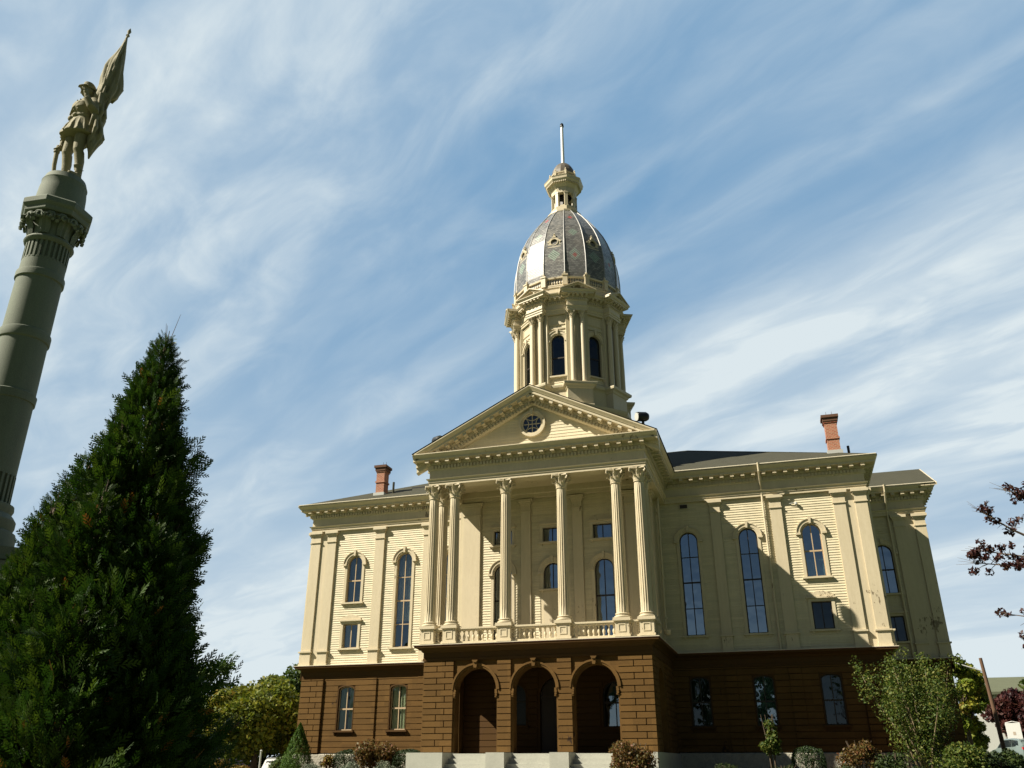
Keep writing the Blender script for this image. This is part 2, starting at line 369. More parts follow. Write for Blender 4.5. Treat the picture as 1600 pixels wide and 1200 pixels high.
# ------------------------------------------------------------------ ground
g = MB(); xs = [-400, -200, -120, -80] + list(np.arange(-60, 61, 2.0)) + [80, 120, 200, 400]; ys = [-120, -80, -50] + list(np.arange(-36, 60, 1.5)) + [80, 120, 200, 500]
for j in range(len(ys)):
    for i in range(len(xs)):
        x, y = float(xs[i]), float(ys[j])
        g.v.append((x, y, gz(x, y)+.03*math.sin(x*.7+y*.4)*math.sin(y*.5)))
for j in range(len(ys)-1):
    for i in range(len(xs)-1):
        a = j*len(xs)+i; g.f.append((a, a+1, a+1+len(xs), a+len(xs)))
M_grass = mat('lawn', (.055, .085, .022), .9, noise=[(.5, .5, 1, (.09, .10, .03)), (8, .5, 1, (.035, .06, .016)), (60, .5, 1, (.10, .12, .04))], bump=(40, .6))
struct(g.build('ground', M_grass, smooth=True))
def sheet(name, x0, x1, y0, y1, dz, m, kerb=None):
    g = MB(); nx = 12; ny = 10
    X = [x0+(x1-x0)*i/nx for i in range(nx+1)]; Y = [y0+(y1-y0)*i/ny for i in range(ny+1)]
    for y in Y:
        for x in X: g.v.append((x, y, max(gz(x, y), gz(x, y))+dz))
    for j in range(ny):
        for i in range(nx): a = j*(nx+1)+i; g.f.append((a, a+1, a+nx+2, a+nx+1))
    return struct(g.build(name, m))
M_asph = mat('asphalt', (.06, .06, .062), .9, noise=[(1, .4, 1, (.045, .045, .047)), (60, .5, 1, (.09, .09, .09))], bump=(90, .3))
M_conc = mat('concrete', (.42, .38, .30), .85, noise=[(2, .4, 1, (.33, .30, .24)), (40, .3, 1, (.5, .46, .38))])
M_mulch = mat('mulch', (.10, .05, .028), .95, noise=[(20, .6, 1, (.17, .09, .045))], bump=(30, 1))
sheet('side_road', 17, 120, 8.5, 20.5, .045, M_asph)
k_ = MB(); k_.box(17, 120, 20.5, 20.7, 1.4, 1.62); struct(k_.build('kerb', M_conc))
sheet('footpath', 17, 120, 27.5, 28.6, .05, M_conc)
sheet('front_walk', -2.6, 2.6, -26, -2.2, .045, mat('low_bounce_paving', (.13, .075, .05), .9, noise=[(12, .5, 1, (.09, .05, .035))]))  # walk out of view, colour darkened so less light bounces off it
sheet('street', -90, -16.5, 9, 17, .045, M_asph)
sheet('planting_bed', -13.2, -4.4, 2.3, 5.1, .06, M_mulch)
sheet('planting_bed', 4.4, 15.6, 1.2, 5.1, .06, M_mulch)

# ------------------------------------------------------------------ TOWN HALL
HO = (0.0, 5.05, 1.0)
hall = thing('town_hall', 'cream clapboard town hall with columned portico, brown ground storey and slate domed tower', 'building', HO)
WY = 5.05; WX = 12.29; RY = 9.8; RX = 15.04; BACK = 21.4; BK2 = 15.0
PX = 4.28; PYF = -.25
F_wing = frame(0, WY, -90)          # u runs along +X: nx=0, ny=-1 -> u=(1,0)
def hb(mb, name, m, parent=None, smooth=False): return mb.build(name, m, parent or hall, origin=HO, smooth=smooth)

# --- upper walls
def wall(mb, F, u0, u1, z0, z1, ops, depth=.16):
    cols = {}
    for o in ops: cols.setdefault(round(o['u'], 3), []).append(o)
    us = sorted(cols); cur = u0
    for uc in us:
        w = cols[uc][0]['w']/2
        mb.q(mb.P(F, cur, z0, 0), mb.P(F, uc-w, z0, 0), mb.P(F, uc-w, z1, 0), mb.P(F, cur, z1, 0)); cur = uc+w
        zc = z0; L_ = sorted(cols[uc], key=lambda o: o['z0'])
        for o in L_:
            if o['z0'] > zc: mb.q(mb.P(F, uc-w, zc, 0), mb.P(F, uc+w, zc, 0), mb.P(F, uc+w, o['z0'], 0), mb.P(F, uc-w, o['z0'], 0))
            pts = outline(o); top = max(p[1] for p in pts)+.02
            for a, b in zip(pts[:-1], pts[1:]):
                mb.q(mb.P(F, a[0], a[1], 0), mb.P(F, b[0], b[1], 0), mb.P(F, b[0], top, 0), mb.P(F, a[0], top, 0))
            full = [(uc-w, o['z0'])]+pts+[(uc+w, o['z0'])]
            for a, b in zip(full, full[1:]+full[:1]):
                mb.q(mb.P(F, a[0], a[1], 0), mb.P(F, b[0], b[1], 0), mb.P(F, b[0], b[1], -depth), mb.P(F, a[0], a[1], -depth))
            zc = top
        mb.q(mb.P(F, uc-w, zc, 0), mb.P(F, uc+w, zc, 0), mb.P(F, uc+w, z1, 0), mb.P(F, uc-w, z1, 0))
    mb.q(mb.P(F, cur, z0, 0), mb.P(F, u1, z0, 0), mb.P(F, u1, z1, 0), mb.P(F, cur, z1, 0))
def outline(o, shrink=0):
    w = o['w']/2-shrink; zs = o['zs']; k = o.get('kind', 'arch')
    if k == 'rect': return [(o['u']-w, zs-shrink), (o['u']+w, zs-shrink)]
    rise = o['w']/2 if k == 'arch' else o.get('rise', .14)
    rise = rise-shrink if k == 'arch' else rise
    zz = zs if k == 'arch' else zs-shrink
    n = 14; return [(o['u']-w*math.cos(PI*i/n), zz+rise*math.sin(PI*i/n)) for i in range(n+1)]
def topz(o): return max(p[1] for p in outline(o))
def halfw(o, z, m):
    """half width of opening plus trim at height z (0 if clear)"""
    if z < o['z0']-m*.6: return 0
    if z <= o['zs']+ (m*.5 if o.get('kind', 'arch') != 'arch' else 0): return o['w']/2+m
    if o.get('kind', 'arch') == 'rect': return 0
    r = o['w']/2+m; dz = z-o['zs']
    if o.get('kind', 'arch') != 'arch': return o['w']/2+m if dz < m+.1 else 0
    return math.sqrt(max(0, r*r-dz*dz)) if dz < r else 0
def clapboards(mb, F, u0, u1, z0, z1, ops, m=.07, e=.1):
    z = z0
    while z < z1-.02:
        zt = min(z+e, z1); spans = [(u0, u1)]
        for o in ops:
            h = max(halfw(o, z+.01, m), halfw(o, zt-.01, m)) if o.get('kind', 'arch') == 'rect' else halfw(o, z+.05, m)
            if h <= 0: continue
            ns = []
            for a, b in spans:
                l, r = o['u']-h, o['u']+h
                if r <= a or l >= b: ns.append((a, b)); continue
                if l > a: ns.append((a, l))
                if r < b: ns.append((r, b))
            spans = ns
        for a, b in spans:
            if b-a < .02: continue
            mb.q(mb.P(F, a, z, .026), mb.P(F, b, z, .026), mb.P(F, b, zt, .006), mb.P(F, a, zt, .006))
            mb.q(mb.P(F, a, z, .003), mb.P(F, b, z, .003), mb.P(F, b, z, .026), mb.P(F, a, z, .026))
        z = zt

def window(F, o, parent=hall, muntins=(), style='cream', curtain=None, hood=True, sill=True, glass=None, sash=None, name='window', vertical=True):
    """casing (the part itself) > sash, pane, sill, curtain"""
    u, w, z0, zs = o['u'], o['w']/2, o['z0'], o['zs']; k = o.get('kind', 'arch')
    trim = M_trim if style == 'cream' else M_brownd
    mb = MB(); c = .12 if style == 'cream' else .05
    if style == 'cream':
        for sg in (-1, 1): mb.fbox(F, *sorted((u+sg*w, u+sg*(w+c))), z0, zs, .004, .05)
        if k == 'arch':
            mb.arc(F, u, zs, w, w+c, .004, .05)
            mb.arc(F, u, zs, w+.05, w+c+.055, .05, .085)
            mb.arc(F, u, zs, w+c+.05, w+c+.085, .004, .12)
            for sg in (-1, 1): mb.fbox(F, *sorted((u+sg*(w+.03), u+sg*(w+c+.10))), zs-.07, zs+.005, .004, .13)
            mb.fpoly(F, [(u-.035, zs+w-.01), (u+.035, zs+w-.01), (u+.06, zs+w+c+.13), (u-.06, zs+w+c+.13)], .003, .15)
        elif k == 'rect':
            mb.fbox(F, u-w-c, u+w+c, zs, zs+c*.9, .004, .05)
            mb.fbox(F, u-w-c-.06, u+w+c+.06, zs+c*.9, zs+c*.9+.06, .004, .13)
            if hood:
                zz = zs+c*.9+.06; mb.fpoly(F, [(u-w-c, zz), (u+w+c, zz), (u+w+c, zz+.10), (u+w*.3, zz+.22), (u-w*.3, zz+.22), (u-w-c, zz+.10)], .003, .045)
    else:
        pts = outline(o); 
        rs = []
        for p in [(u-w, z0)]+pts+[(u+w, z0)]:
            d = 1 if p[0] > u+.01 else (-1 if p[0] < u-.01 else 0)
            rs.append([F and mb.P(F, p[0], p[1], -.02), mb.P(F, p[0]+d*.03, p[1]+(.045 if p[1] > zs else 0), -.02), mb.P(F, p[0]+d*.03, p[1]+(.045 if p[1] > zs else 0), .034), mb.P(F, p[0], p[1], .034)])
        mb.rings(rs)
    par = hb(mb, name, trim, parent)
    # sash
    s = MB(); so, si = -.13, -.09
    outer = [(u-w, z0)]+outline(o)+[(u+w, z0)]; inner = [(u-w+.045, z0+.05)]+outline(o, .045)+[(u+w-.045, z0+.05)]
    rs = [[s.P(F, a[0], a[1], so), s.P(F, b_[0], b_[1], so), s.P(F, b_[0], b_[1], si), s.P(F, a[0], a[1], si)] for a, b_ in zip(outer, inner)]
    rs.append(rs[0]); s.rings(rs, caps=False)
    th = .018
    tz = topz(o)-.04
    if vertical: s.fbox(F, u-th, u+th, z0+.04, tz, -.125, -.085)
    for i, z in enumerate(muntins):
        t_ = .03 if (i == len(muntins)//2) else .016
        s.fbox(F, u-w+.04, u+w-.04, z-t_, z+t_, -.128, -.082)
    hb(s, 'sash', sash or (M_sash if style == 'cream' else M_sashd), par)
    p = MB(); pts = [(u-w+.02, z0+.02)]+outline(o, .02)+[(u+w-.02, z0+.02)]
    p.f.append(tuple(range(len(pts)))); p.v += [p.P(F, a, b_, -.105) for a, b_ in pts]
    hb(p, 'pane', glass or M_glass, par)
    if sill:
        si_ = MB(); si_.fbox(F, u-w-c-.06, u+w+c+.06, z0-.07, z0, -.1, .13)
        for sg in (-1, 1): si_.fbox(F, *sorted((u+sg*(w+.01), u+sg*(w+.10))), z0-.15, z0-.07, .003, .07)
        hb(si_, 'sill', trim, par)
    if curtain:
        m, rng, dep = curtain; cu = MB(); (a0, a1), (zz0, zz1) = rng
        n = 34; rr = []
        for i in range(n+1):
            uu = u+a0*w+(a1-a0)*w*i/n; of = -dep-.03*math.sin(i*1.35)-.01*math.sin(i*.5)
            rr.append((uu, of))
        for (ua, oa), (ub, ob) in zip(rr[:-1], rr[1:]):
            cu.q(cu.P(F, ua, zz0, oa), cu.P(F, ub, zz0, ob), cu.P(F, ub, zz1, ob), cu.P(F, ua, zz1, oa))
        hb(cu, 'curtain', m, par)
    return par

ZB, ZT = 5.5, 11.55
def tall(u): return dict(u=u, w=.74, z0=6.15, zs=9.93)
def short(u): return dict(u=u, w=.74, z0=8.19, zs=9.93)
def small(u, w=.74, z0=6.2, z1=7.25): return dict(u=u, w=w, z0=z0, zs=z1, kind='rect')
F_w = frame(0, WY+.08, -90)
ops_up = [short(-9.98), small(-9.98), tall(-7.5), tall(-5.2), tall(5.2), tall(7.58), short(10.03), small(10.03)]
mw = MB(); wall(mw, F_w, -WX, WX, ZB, ZT+.3, ops_up)
mw.q((-WX, WY+.08, ZB), (-WX, RY+.1, ZB), (-WX, RY+.1, ZT+.3), (-WX, WY+.08, ZT+.3))
mw.q((WX, WY+.08, ZB), (WX, RY+.1, ZB), (WX, RY+.1, ZT+.3), (WX, WY+.08, ZT+.3))
hb(mw, 'wall', M_cream)
mc = MB()
piers = [-12.06, -11.25, -8.77, -6.39, 6.39, 8.80, 11.25, 12.06]; pw = .225
segs = [(-11.0, -9.0), (-8.54, -6.6), (-6.2, -3.9), (3.9, 6.2), (6.6, 8.6), (9.0, 11.0), (-WX, -WX+.01)]
for a, b in segs[:-1]: clapboards(mc, F_w, a, b, ZB, ZT, ops_up)
hb(mc, 'clapboard_siding', M_clap)
# rear projecting ends
F_r = frame(0, RY+.08, -90)
ops_r = [short(13.1), small(13.1)]
mr = MB()
wall(mr, F_r, WX, RX, ZB, ZT+.3, ops_r[:2])
mr.q((RX, RY+.08, 4.9), (RX, BK2, 4.9), (RX, BK2, 12.7), (RX, RY+.08, 12.7)); mr.q((RX, BK2, 4.9), (WX, BK2, 4.9), (WX, BK2, 12.7), (RX, BK2, 12.7)); mr.q((WX, BK2, 4.9), (WX, BACK, 4.9), (WX, BACK, 12.7), (WX, BK2, 12.7)); mr.q((-WX, WY+.08, 4.9), (-WX, BACK, 4.9), (-WX, BACK, 12.7), (-WX, WY+.08, 12.7))
mr.q((-WX, BACK, 4.9), (WX, BACK, 4.9), (WX, BACK, 12.7), (-WX, BACK, 12.7))
hb(mr, 'wall', M_cream)
mc = MB(); clapboards(mc, F_r, WX, 13.7, ZB, ZT, ops_r[:2])
hb(mc, 'clapboard_siding', M_clap)

def pilaster(F, u, hw, z0=ZB, z1=ZT, cap=True, ped=True, name='pilaster'):
    p = MB(); b = .10
    zp = 6.12 if ped else z0
    p.fbox(F, u-hw, u+hw, zp, z1-.5, -.02, b)
    if ped:
        p.fbox(F, u-hw-.01, u+hw+.01, z0, zp-.06, -.02, b+.035); p.fbox(F, u-hw-.06, u+hw+.06, zp-.06, zp, -.02, b+.09)
        p.fbox(F, u-hw-.035, u+hw+.035, z0, z0+.1, -.02, b+.055)
    p.fbox(F, u-hw-.03, u+hw+.03, z1-.53, z1-.49, -.02, b+.04)
    p.fbox(F, u-hw-.005, u+hw+.005, z1-.49, z1-.24, -.02, b+.006)
    p.fbox(F, u-hw-.02, u+hw+.02, z1-.24, z1-.19, -.02, b+.03)
    p.fbox(F, u-hw-.055, u+hw+.055, z1-.19, z1-.12, -.02, b+.065)
    p.fbox(F, u-hw-.10, u+hw+.10, z1-.12, z1-.002, -.02, b+.11)
    return hb(p, name, M_trim)
for u in piers: pilaster(F_w, u, pw if abs(u) > 7 else .2)
# plain boards between paired corner pilasters
for F_, a_, b_ in ((F_w, -12.27, -11.0), (F_w, 11.0, 12.27), (F_r, 13.7, 15.02)): mb = MB(); mb.fbox(F_, a_, b_, ZB, ZT, .002, .035); hb(mb, 'corner_board', M_trim)
for u in (13.95, 14.8): pilaster(F_r, u, .22)
for sx, ang in ((1, 0), (-1, 180)):
    Fs = frame(sx*(WX-.0), 0, ang)
    for y in (WY+.30, RY-1.0): pilaster(Fs, y*sx if sx > 0 else -y, .225)
# windows
G = M_glass
window(F_w, ops_up[0], muntins=(9.18,), glass=M_glassl, curtain=(M_curtl, ((-.95, .95), (8.2, 10.25)), .3)); window(F_w, ops_up[1], glass=M_glassl, curtain=(M_curtl, ((-.95, -.2), (6.2, 7.25)), .3))
for o in (ops_up[2], ops_up[3]): window(F_w, o, glass=M_glassl, muntins=(7.14, 8.16, 9.2), curtain=(M_curtl, ((-.95, .95), (7.3, 10.25)), .3))
for o in (ops_up[4], ops_up[5]): window(F_w, o, muntins=(7.21, 8.24, 9.27), sash=M_sashd)
window(F_w, ops_up[6], muntins=(9.22,), curtain=(M_shade, ((-.95, .95), (8.2, 8.95)), .35)); window(F_w, ops_up[7], glass=M_glassd, sash=M_sashd)
for o in ops_r: window(F_r, o, muntins=(9.22,) if o.get('kind') != 'rect' else (), sash=M_sashd, glass=None if o.get('kind') != 'rect' else M_glassd)

# --- entablature and cornice, one band round wings, ends and portico
ENT = [(-.3, 11.55), (.05, 11.55), (.05, 11.66), (.08, 11.66), (.08, 11.74), (.13, 11.76), (.15, 11.80), (.04, 11.82), (.04, 12.15), (.07, 12.16), (.09, 12.19), (.09, 12.34),
       (.16, 12.35), (.16, 12.48), (.48, 12.48), (.48, 12.565), (.51, 12.57), (.53, 12.60), (.58, 12.66), (.60, 12.69), (.60, 12.72), (-.3, 12.74)]
PXL, PXR = -4.14, 4.32
path_l = [(-WX, BACK), (-WX, WY), (PXL, WY)]
path_p = [(PXL, WY), (PXL, PYF), (PXR, PYF), (PXR, WY)]
path_r = [(PXR, WY), (WX, WY), (WX, RY), (RX, RY), (RX, BK2), (WX, BK2), (WX, BACK)]
full = path_l[:-1]+path_p+path_r[1:]
d = MB(); d.sweep(full, ENT); d.along(full, .135, .04, .08, .155, 12.20, 12.33, margin=.12)
d.along(full, .42, .075, 0, 0, 0, 0, margin=-.02, prof=[(.15, .44, 12.385, 12.485), (.15, .28, 12.355, 12.39), (.38, .46, 12.365, 12.40)]); hb(d, 'entablature', M_trim)

# --- brown storey
BX = 12.15; BW = 5.12; BPX = 4.15; BPY = -.17; ZS = 1.93
full_b = [(-BX, BACK), (-BX, BW), (-BPX, BW), (-BPX, BPY), (BPX, BPY), (BPX, BW), (BX, BW), (BX, RY+.07), (RX-.14, RY+.07), (RX-.14, BK2), (BX, BK2), (BX, BACK)]
led = [(-.3, 4.93), (.035, 4.93), (.035, 5.02), (.02, 5.03), (.02, 5.22), (.06, 5.24), (.10, 5.30), (.22, 5.36), (.29, 5.38), (.30, 5.44), (-.3, 5.44)]
e = MB(); e.sweep(full_b, led); hb(e, 'belt_course', M_brownd)
e = MB(); e.sweep(full_b, [(-.2, 5.443), (.315, 5.443), (.315, 5.462), (-.2, 5.462)]); hb(e, 'ledge_flashing', M_redled)
e = MB(); e.sweep(full_b, [(-.3, 5.464), (.325, 5.464), (.325, 5.488), (-.12, 5.51), (-.3, 5.51)]); hb(e, 'ledge_cap', M_whiteled)
F_b = frame(0, BW, -90)
def gw(u): return dict(u=u, w=.74, z0=2.82, zs=4.45, kind='seg', rise=.15)
ops_b = [gw(-9.93), gw(-7.47), gw(-5.2), gw(5.17), gw(7.55), gw(9.97)]
def rustic(mb, F, u0, u1, z0, z1, ops, row=.225, o0=.002, o1=.03, joints=True, seed=0):
    rnd = random.Random(seed); z = z0; i = 0
    while z < z1-.03:
        zt = min(z+row, z1); spans = [(u0, u1)]
        for o in ops:
            h = halfw(o, (z+zt)/2, .035) if o.get('kind') != 'arch' else max(0, halfw(o, z+row*.35, .1))
            if o.get('kind') == 'seg':
                h = o['w']/2+.035 if (zt > o['z0']-.02 and z < topz(o)+.02) else 0
            if h <= 0: continue
            ns = []
            for a, b in spans:
                l, r = o['u']-h, o['u']+h
                if r <= a or l >= b: ns.append((a, b)); continue
                if l > a: ns.append((a, l))
                if r < b: ns.append((r, b))
            spans = ns
        for a, b in spans:
            cuts = [a]
            if joints and b-a > .75:
                p = a+((.45 if i % 2 else .72)*min(1.25, b-a)); 
                while p < b-.15: cuts.append(p); p += 1.2
            cuts.append(b)
            for c0, c1 in zip(cuts[:-1], cuts[1:]):
                g0 = .006 if c0 != a else 0; g1 = .006 if c1 != b else 0; bv = .010
                A = [(c0+g0, z+.005), (c1-g1, z+.005), (c1-g1, zt-.005), (c0+g0, zt-.005)]
                B = [(c0+g0+bv, z+.005+bv), (c1-g1-bv, z+.005+bv), (c1-g1-bv, zt-.005-bv), (c0+g0+bv, zt-.005-bv)]
                if c1-c0 < .06: continue
                k = len(mb.v); mb.v += [mb.P(F, x, y, o0) for x, y in A]+[mb.P(F, x, y, o1) for x, y in B]
                mb.f += [(k+4, k+5, k+6, k+7)]+[(k+j, k+(j+1) % 4, k+4+(j+1) % 4, k+4+j) for j in range(4)]
        z = zt; i += 1
mb = MB(); wall(mb, F_b, -BX, -BPX, ZS, 5.0, ops_b[:3]); wall(mb, F_b, BPX, BX, ZS, 5.0, ops_b[3:])
for sx in (-1, 1):
    yb_ = BACK if sx < 0 else RY+.07
    mb.q((sx*BX, BW, ZS), (sx*BX, yb_, ZS), (sx*BX, yb_, 5), (sx*BX, BW, 5))
    if sx < 0: continue
    mb.q((RX-.14, RY+.07, ZS), (RX-.14, BK2, ZS), (RX-.14, BK2, 5), (RX-.14, RY+.07, 5)); mb.q((RX-.14, BK2, ZS), (BX, BK2, ZS), (BX, BK2, 5), (RX-.14, BK2, 5)); mb.q((BX, BK2, ZS), (BX, BACK, ZS), (BX, BACK, 5), (BX, BK2, 5))
    mb.q(*[(sx*x, RY+.07, z) for x, z in ((BX, ZS), (RX-.14, ZS), (RX-.14, 5), (BX, 5))])
mb.q((-BX, BACK, ZS), (BX, BACK, ZS), (BX, BACK, 5), (-BX, BACK, 5))
hb(mb, 'wall', M_brownd)
mb = MB()
rustic(mb, F_b, -11.02, -BPX, ZS, 4.93, ops_b[:3], seed=1, joints=False); hb(mb, 'rusticated_siding', M_brown)
mb = MB(); rustic(mb, F_b, BPX, 11.02, ZS, 4.93, ops_b[3:], seed=2, joints=False); hb(mb, 'rusticated_siding', M_brown)
for a, b in ((-BX, -11.05), (11.05, BX)): mb = MB(); rustic(mb, F_b, a, b, ZS, 4.93, [], o0=.002, o1=.11, seed=3); hb(mb, 'brown_pier', M_brown)
for a, b in ((-8.97, -8.5), (8.5, 8.97), (-6.6, -6.15), (6.15, 6.6)): mb = MB(); rustic(mb, F_b, a, b, ZS, 4.93, [], o0=.002, o1=.085, joints=False); hb(mb, 'brown_pier', M_brown)
mb = MB()
for sx in (1,):
    Fs = frame(sx*BX, 0, 0 if sx > 0 else 180); a, b = sorted((sx*BW, sx*(RY+.07))); rustic(mb, Fs, a, b, ZS, 4.93, [], seed=5)
    Fr2 = frame(0, RY+.07, -90); a, b = sorted((sx*BX, sx*(RX-.14))); rustic(mb, Fr2, a, b, ZS, 4.93, [], seed=6)
hb(mb, 'rusticated_siding', M_brown)
for i, o in enumerate(ops_b):
    cur = [(M_curtain, ((-.95, -.05), (2.85, 4.55)), .22), (M_curtain, ((.1, .95), (2.85, 4.55)), .20), None, (M_curtd, ((-.9, .9), (2.85, 4.55)), .25), (M_shade, ((-.9, .9), (3.2, 4.55)), .3), (M_curtd, ((-.9, .9), (2.85, 4.5)), .25)][i]
    w_ = window(F_b, o, muntins=(3.68,), style='brown', curtain=cur, glass=M_glassc if i < 2 else (M_glass if i == 4 else M_glassd), sash=M_sash if i < 2 else None)
    if i < 2:
        cu = MB(); rr = [(o['u']+(-.95 if i else .1)*.37+.85*.37*k/24, -.24-.03*math.sin(k*1.3+1)) for k in range(25)]
        for (ua, oa), (ub, ob) in zip(rr[:-1], rr[1:]): cu.q(cu.P(F_b, ua, 2.85, oa), cu.P(F_b, ub, 2.85, ob), cu.P(F_b, ub, 4.55, ob), cu.P(F_b, ua, 4.55, oa))
        hb(cu, 'curtain', M_curtain, w_)
# foundation
mb = MB(); fb = [(-BX-.06, BACK), (-BX-.06, BW-.06), (-BPX-.06, BW-.06)]; fr_ = [(BPX+.06, BW-.06), (BX+.06, BW-.06), (BX+.06, RY), (RX-.06, RY), (RX-.06, BK2), (BX+.06, BK2), (BX+.06, BACK)]
mb.sweep(fb, [(-.3, .6), (.03, .6), (.03, 1.87), (0, 1.90), (-.3, 1.93)]); hb(mb, 'rubble_foundation', M_rubble)
mb = MB(); mb.sweep(fr_, [(-.3, .6), (.03, .6), (.03, 1.87), (0, 1.90), (-.3, 1.93)]); hb(mb, 'rubble_foundation', M_rubble)

# --- porch arcade (brown)
ARW = 1.55
arcs_ = [dict(u=x, w=ARW, z0=1.89, zs=3.89, kind='arch') for x in (-2.15, 0.0, 2.15)]
F_p = frame(0, BPY+.06, -90)
mb = MB(); wall(mb, F_p, -BPX, BPX, 1.89, 5.0, arcs_, depth=.42)
F_pb = frame(0, BPY+.06+.42, -90); wall(mb, F_pb, -BPX+.42, BPX-.42, 1.89, 5.0, arcs_, depth=.0)
for sx in (-1, 1):
    Fs = frame(sx*BPX, 0, 0 if sx > 0 else 180); a, b = sorted((sx*(BPY+.06), sx*BW))
    so = [dict(u=sx*1.75, w=1.5, z0=1.89, zs=3.92, kind='arch')]; wall(mb, Fs, a, b, 1.89, 5.0, so, depth=.42)
    Fs2 = frame(sx*(BPX-.42), 0, 0 if sx > 0 else 180); wall(mb, Fs2, a, b, 1.89, 5.0, so, depth=0)
hb(mb, 'arcade_wall', M_brown)
mb = MB()
for a, b in ((-BPX, -2.99), (-1.36, -.84), (.82, 1.34), (2.97, BPX)):
    mb = MB(); rustic(mb, F_p, a, b, 1.89, 4.93, [], o0=.001, o1=.075, row=.205, seed=11); hb(mb, 'brown_pier', M_brown)
for sx in (-1, 1):
    Fs = frame(sx*BPX, 0, 0 if sx > 0 else 180)
    for a, b in ((BPY+.06, .9), (2.6, BW)):
        mb = MB(); a2, b2 = sorted((sx*a, sx*b)); rustic(mb, Fs, a2, b2, 1.89, 4.93, [], row=.205, seed=12); hb(mb, 'brown_pier', M_brown)
mb = MB()
for o in arcs_:
    mb = MB()
    mb.arc(F_p, o['u'], 3.93, .77, .86, .002, .09, n=24); mb.arc(F_p, o['u'], 3.93, .83, .89, .09, .12, n=24)
    mb.fpoly(F_p, [(o['u']-.05, 4.66), (o['u']+.05, 4.66), (o['u']+.09, 4.9), (o['u']-.09, 4.9)], .002, .17)
    mb.fpoly(F_p, [(o['u']-.06, 4.84), (o['u']+.06, 4.84), (o['u']+.11, 4.92), (o['u']-.11, 4.92)], .1, .21)
    for sg in (-1, 1):
        x = o['u']+sg*.775; a, b = sorted((x-sg*.05, x+sg*.03))
        mb.fbox(F_p, a, b, 3.86, 3.93, -.2, .10); mb.fbox(F_p, a+.01, b-.01, 3.70, 3.86, -.2, .085); mb.fbox(F_p, a, b, 3.66, 3.70, -.2, .1)
        for (dz, r_) in ((3.82, .05), (3.74, .042)): mb.arc(F_p, x+sg*.0, dz, .0, r_, .08, .12, 0, 2*PI, 10)
    hb(mb, 'arch_moulding', M_brown)
# porch back wall with doors and the arched window that mirrors the sky
F_pk = frame(0, 2.95, -90)
pk = [dict(u=-1.62, w=.85, z0=2.85, zs=3.9, kind='arch'), dict(u=0, w=1.3, z0=1.9, zs=3.9, kind='arch'), dict(u=2.25, w=.95, z0=2.75, zs=3.88, kind='arch')]
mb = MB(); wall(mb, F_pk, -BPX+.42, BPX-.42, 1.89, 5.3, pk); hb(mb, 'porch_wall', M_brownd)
mb = MB(); rustic(mb, F_pk, -3.7, -.7, 1.89, 4.9, pk, row=.225, joints=False); rustic(mb, F_pk, .7, 3.7, 1.89, 4.9, pk, row=.225, joints=False); hb(mb, 'rusticated_siding', M_brownd)  # porch wall and siding in darker brown, porch shade put into the colour
window(F_pk, pk[2], muntins=(3.60,), style='brown', glass=M_glass); window(F_pk, pk[0], muntins=(3.70,), style='brown', glass=mat('unlit_glass', (.012, .012, .012), .25, spec=.3))
mb = MB()
for sg in (-1, 1):
    mb.fbox(F_pk, *sorted((sg*.01, sg*.62)), 1.9, 3.86, -.14, -.09)
    for (a, b) in ((2.05, 2.75), (2.85, 3.75)): mb.fbox(F_pk, *sorted((sg*.1, sg*.53)), a, b, -.09, -.07)
mb.fbox(F_pk, -.64, .64, 3.86, 3.93, -.15, -.04)
dr = hb(mb, 'front_door', M_door)
mb = MB(); mb.lathe(.08, 2.95-(-.06)*1, [(.02, 2.85), (.03, 2.87), (.03, 2.93), (.02, 2.95)], 10); hb(mb, 'handle', M_lead, dr)
p = MB(); pts = outline(pk[1], .03); p.f.append(tuple(range(len(pts)))); p.v += [p.P(F_pk, a, max(b, 3.93), -.12) for a, b in pts]; hb(p, 'fanlight', M_door)
mb = MB(); mb.box(-3.72, 3.72, -.1, 2.95, 5.0, 5.1); hb(mb, 'porch_ceiling', M_door)  # ceiling coloured near black to stand in for the porch shade
mb = MB(); mb.box(-BPX-.02, BPX+.02, PYF+.1, BW+.2, 5.46, 5.53); hb(mb, 'balcony_deck', M_trim)
# granite base, piers and steps
for a, b in ((-4.26, -2.95), (-1.42, -.78), (.76, 1.40), (2.93, 4.26)): mb = MB(); mb.box(a, b, -1.15, .42, .6, 1.885); hb(mb, 'granite_base', M_stone)
for sx in (-1, 1): mb = MB(); mb.box(*sorted((sx*4.255, sx*3.6)), .42, BW-.05, .6, 1.885); hb(mb, 'granite_base', M_stone)
mb = MB(); mb.box(-3.58, 3.58, .43, 2.94, .6, 1.86); hb(mb, 'porch_floor', mat('porch_floor_shade_tone', (.09, .08, .065), .85, noise=[(5, .4, 1, (.06, .055, .045))]))  # floor colour darkened to cut bounced light and deepen the porch shade
for a, b in ((-2.95, -1.42), (-.78, .76), (1.40, 2.93)):
    mb = MB()
    for i, z in enumerate((1.86, 1.70, 1.54, 1.38, 1.22, 1.06)):
        mb.box(a+.002, b-.002, -.28-.3*i if i else -.25, .15-.3*(i-1) if i > 1 else .145, .6, z-.004*(i > 9))
    hb(mb, 'steps', M_stone)

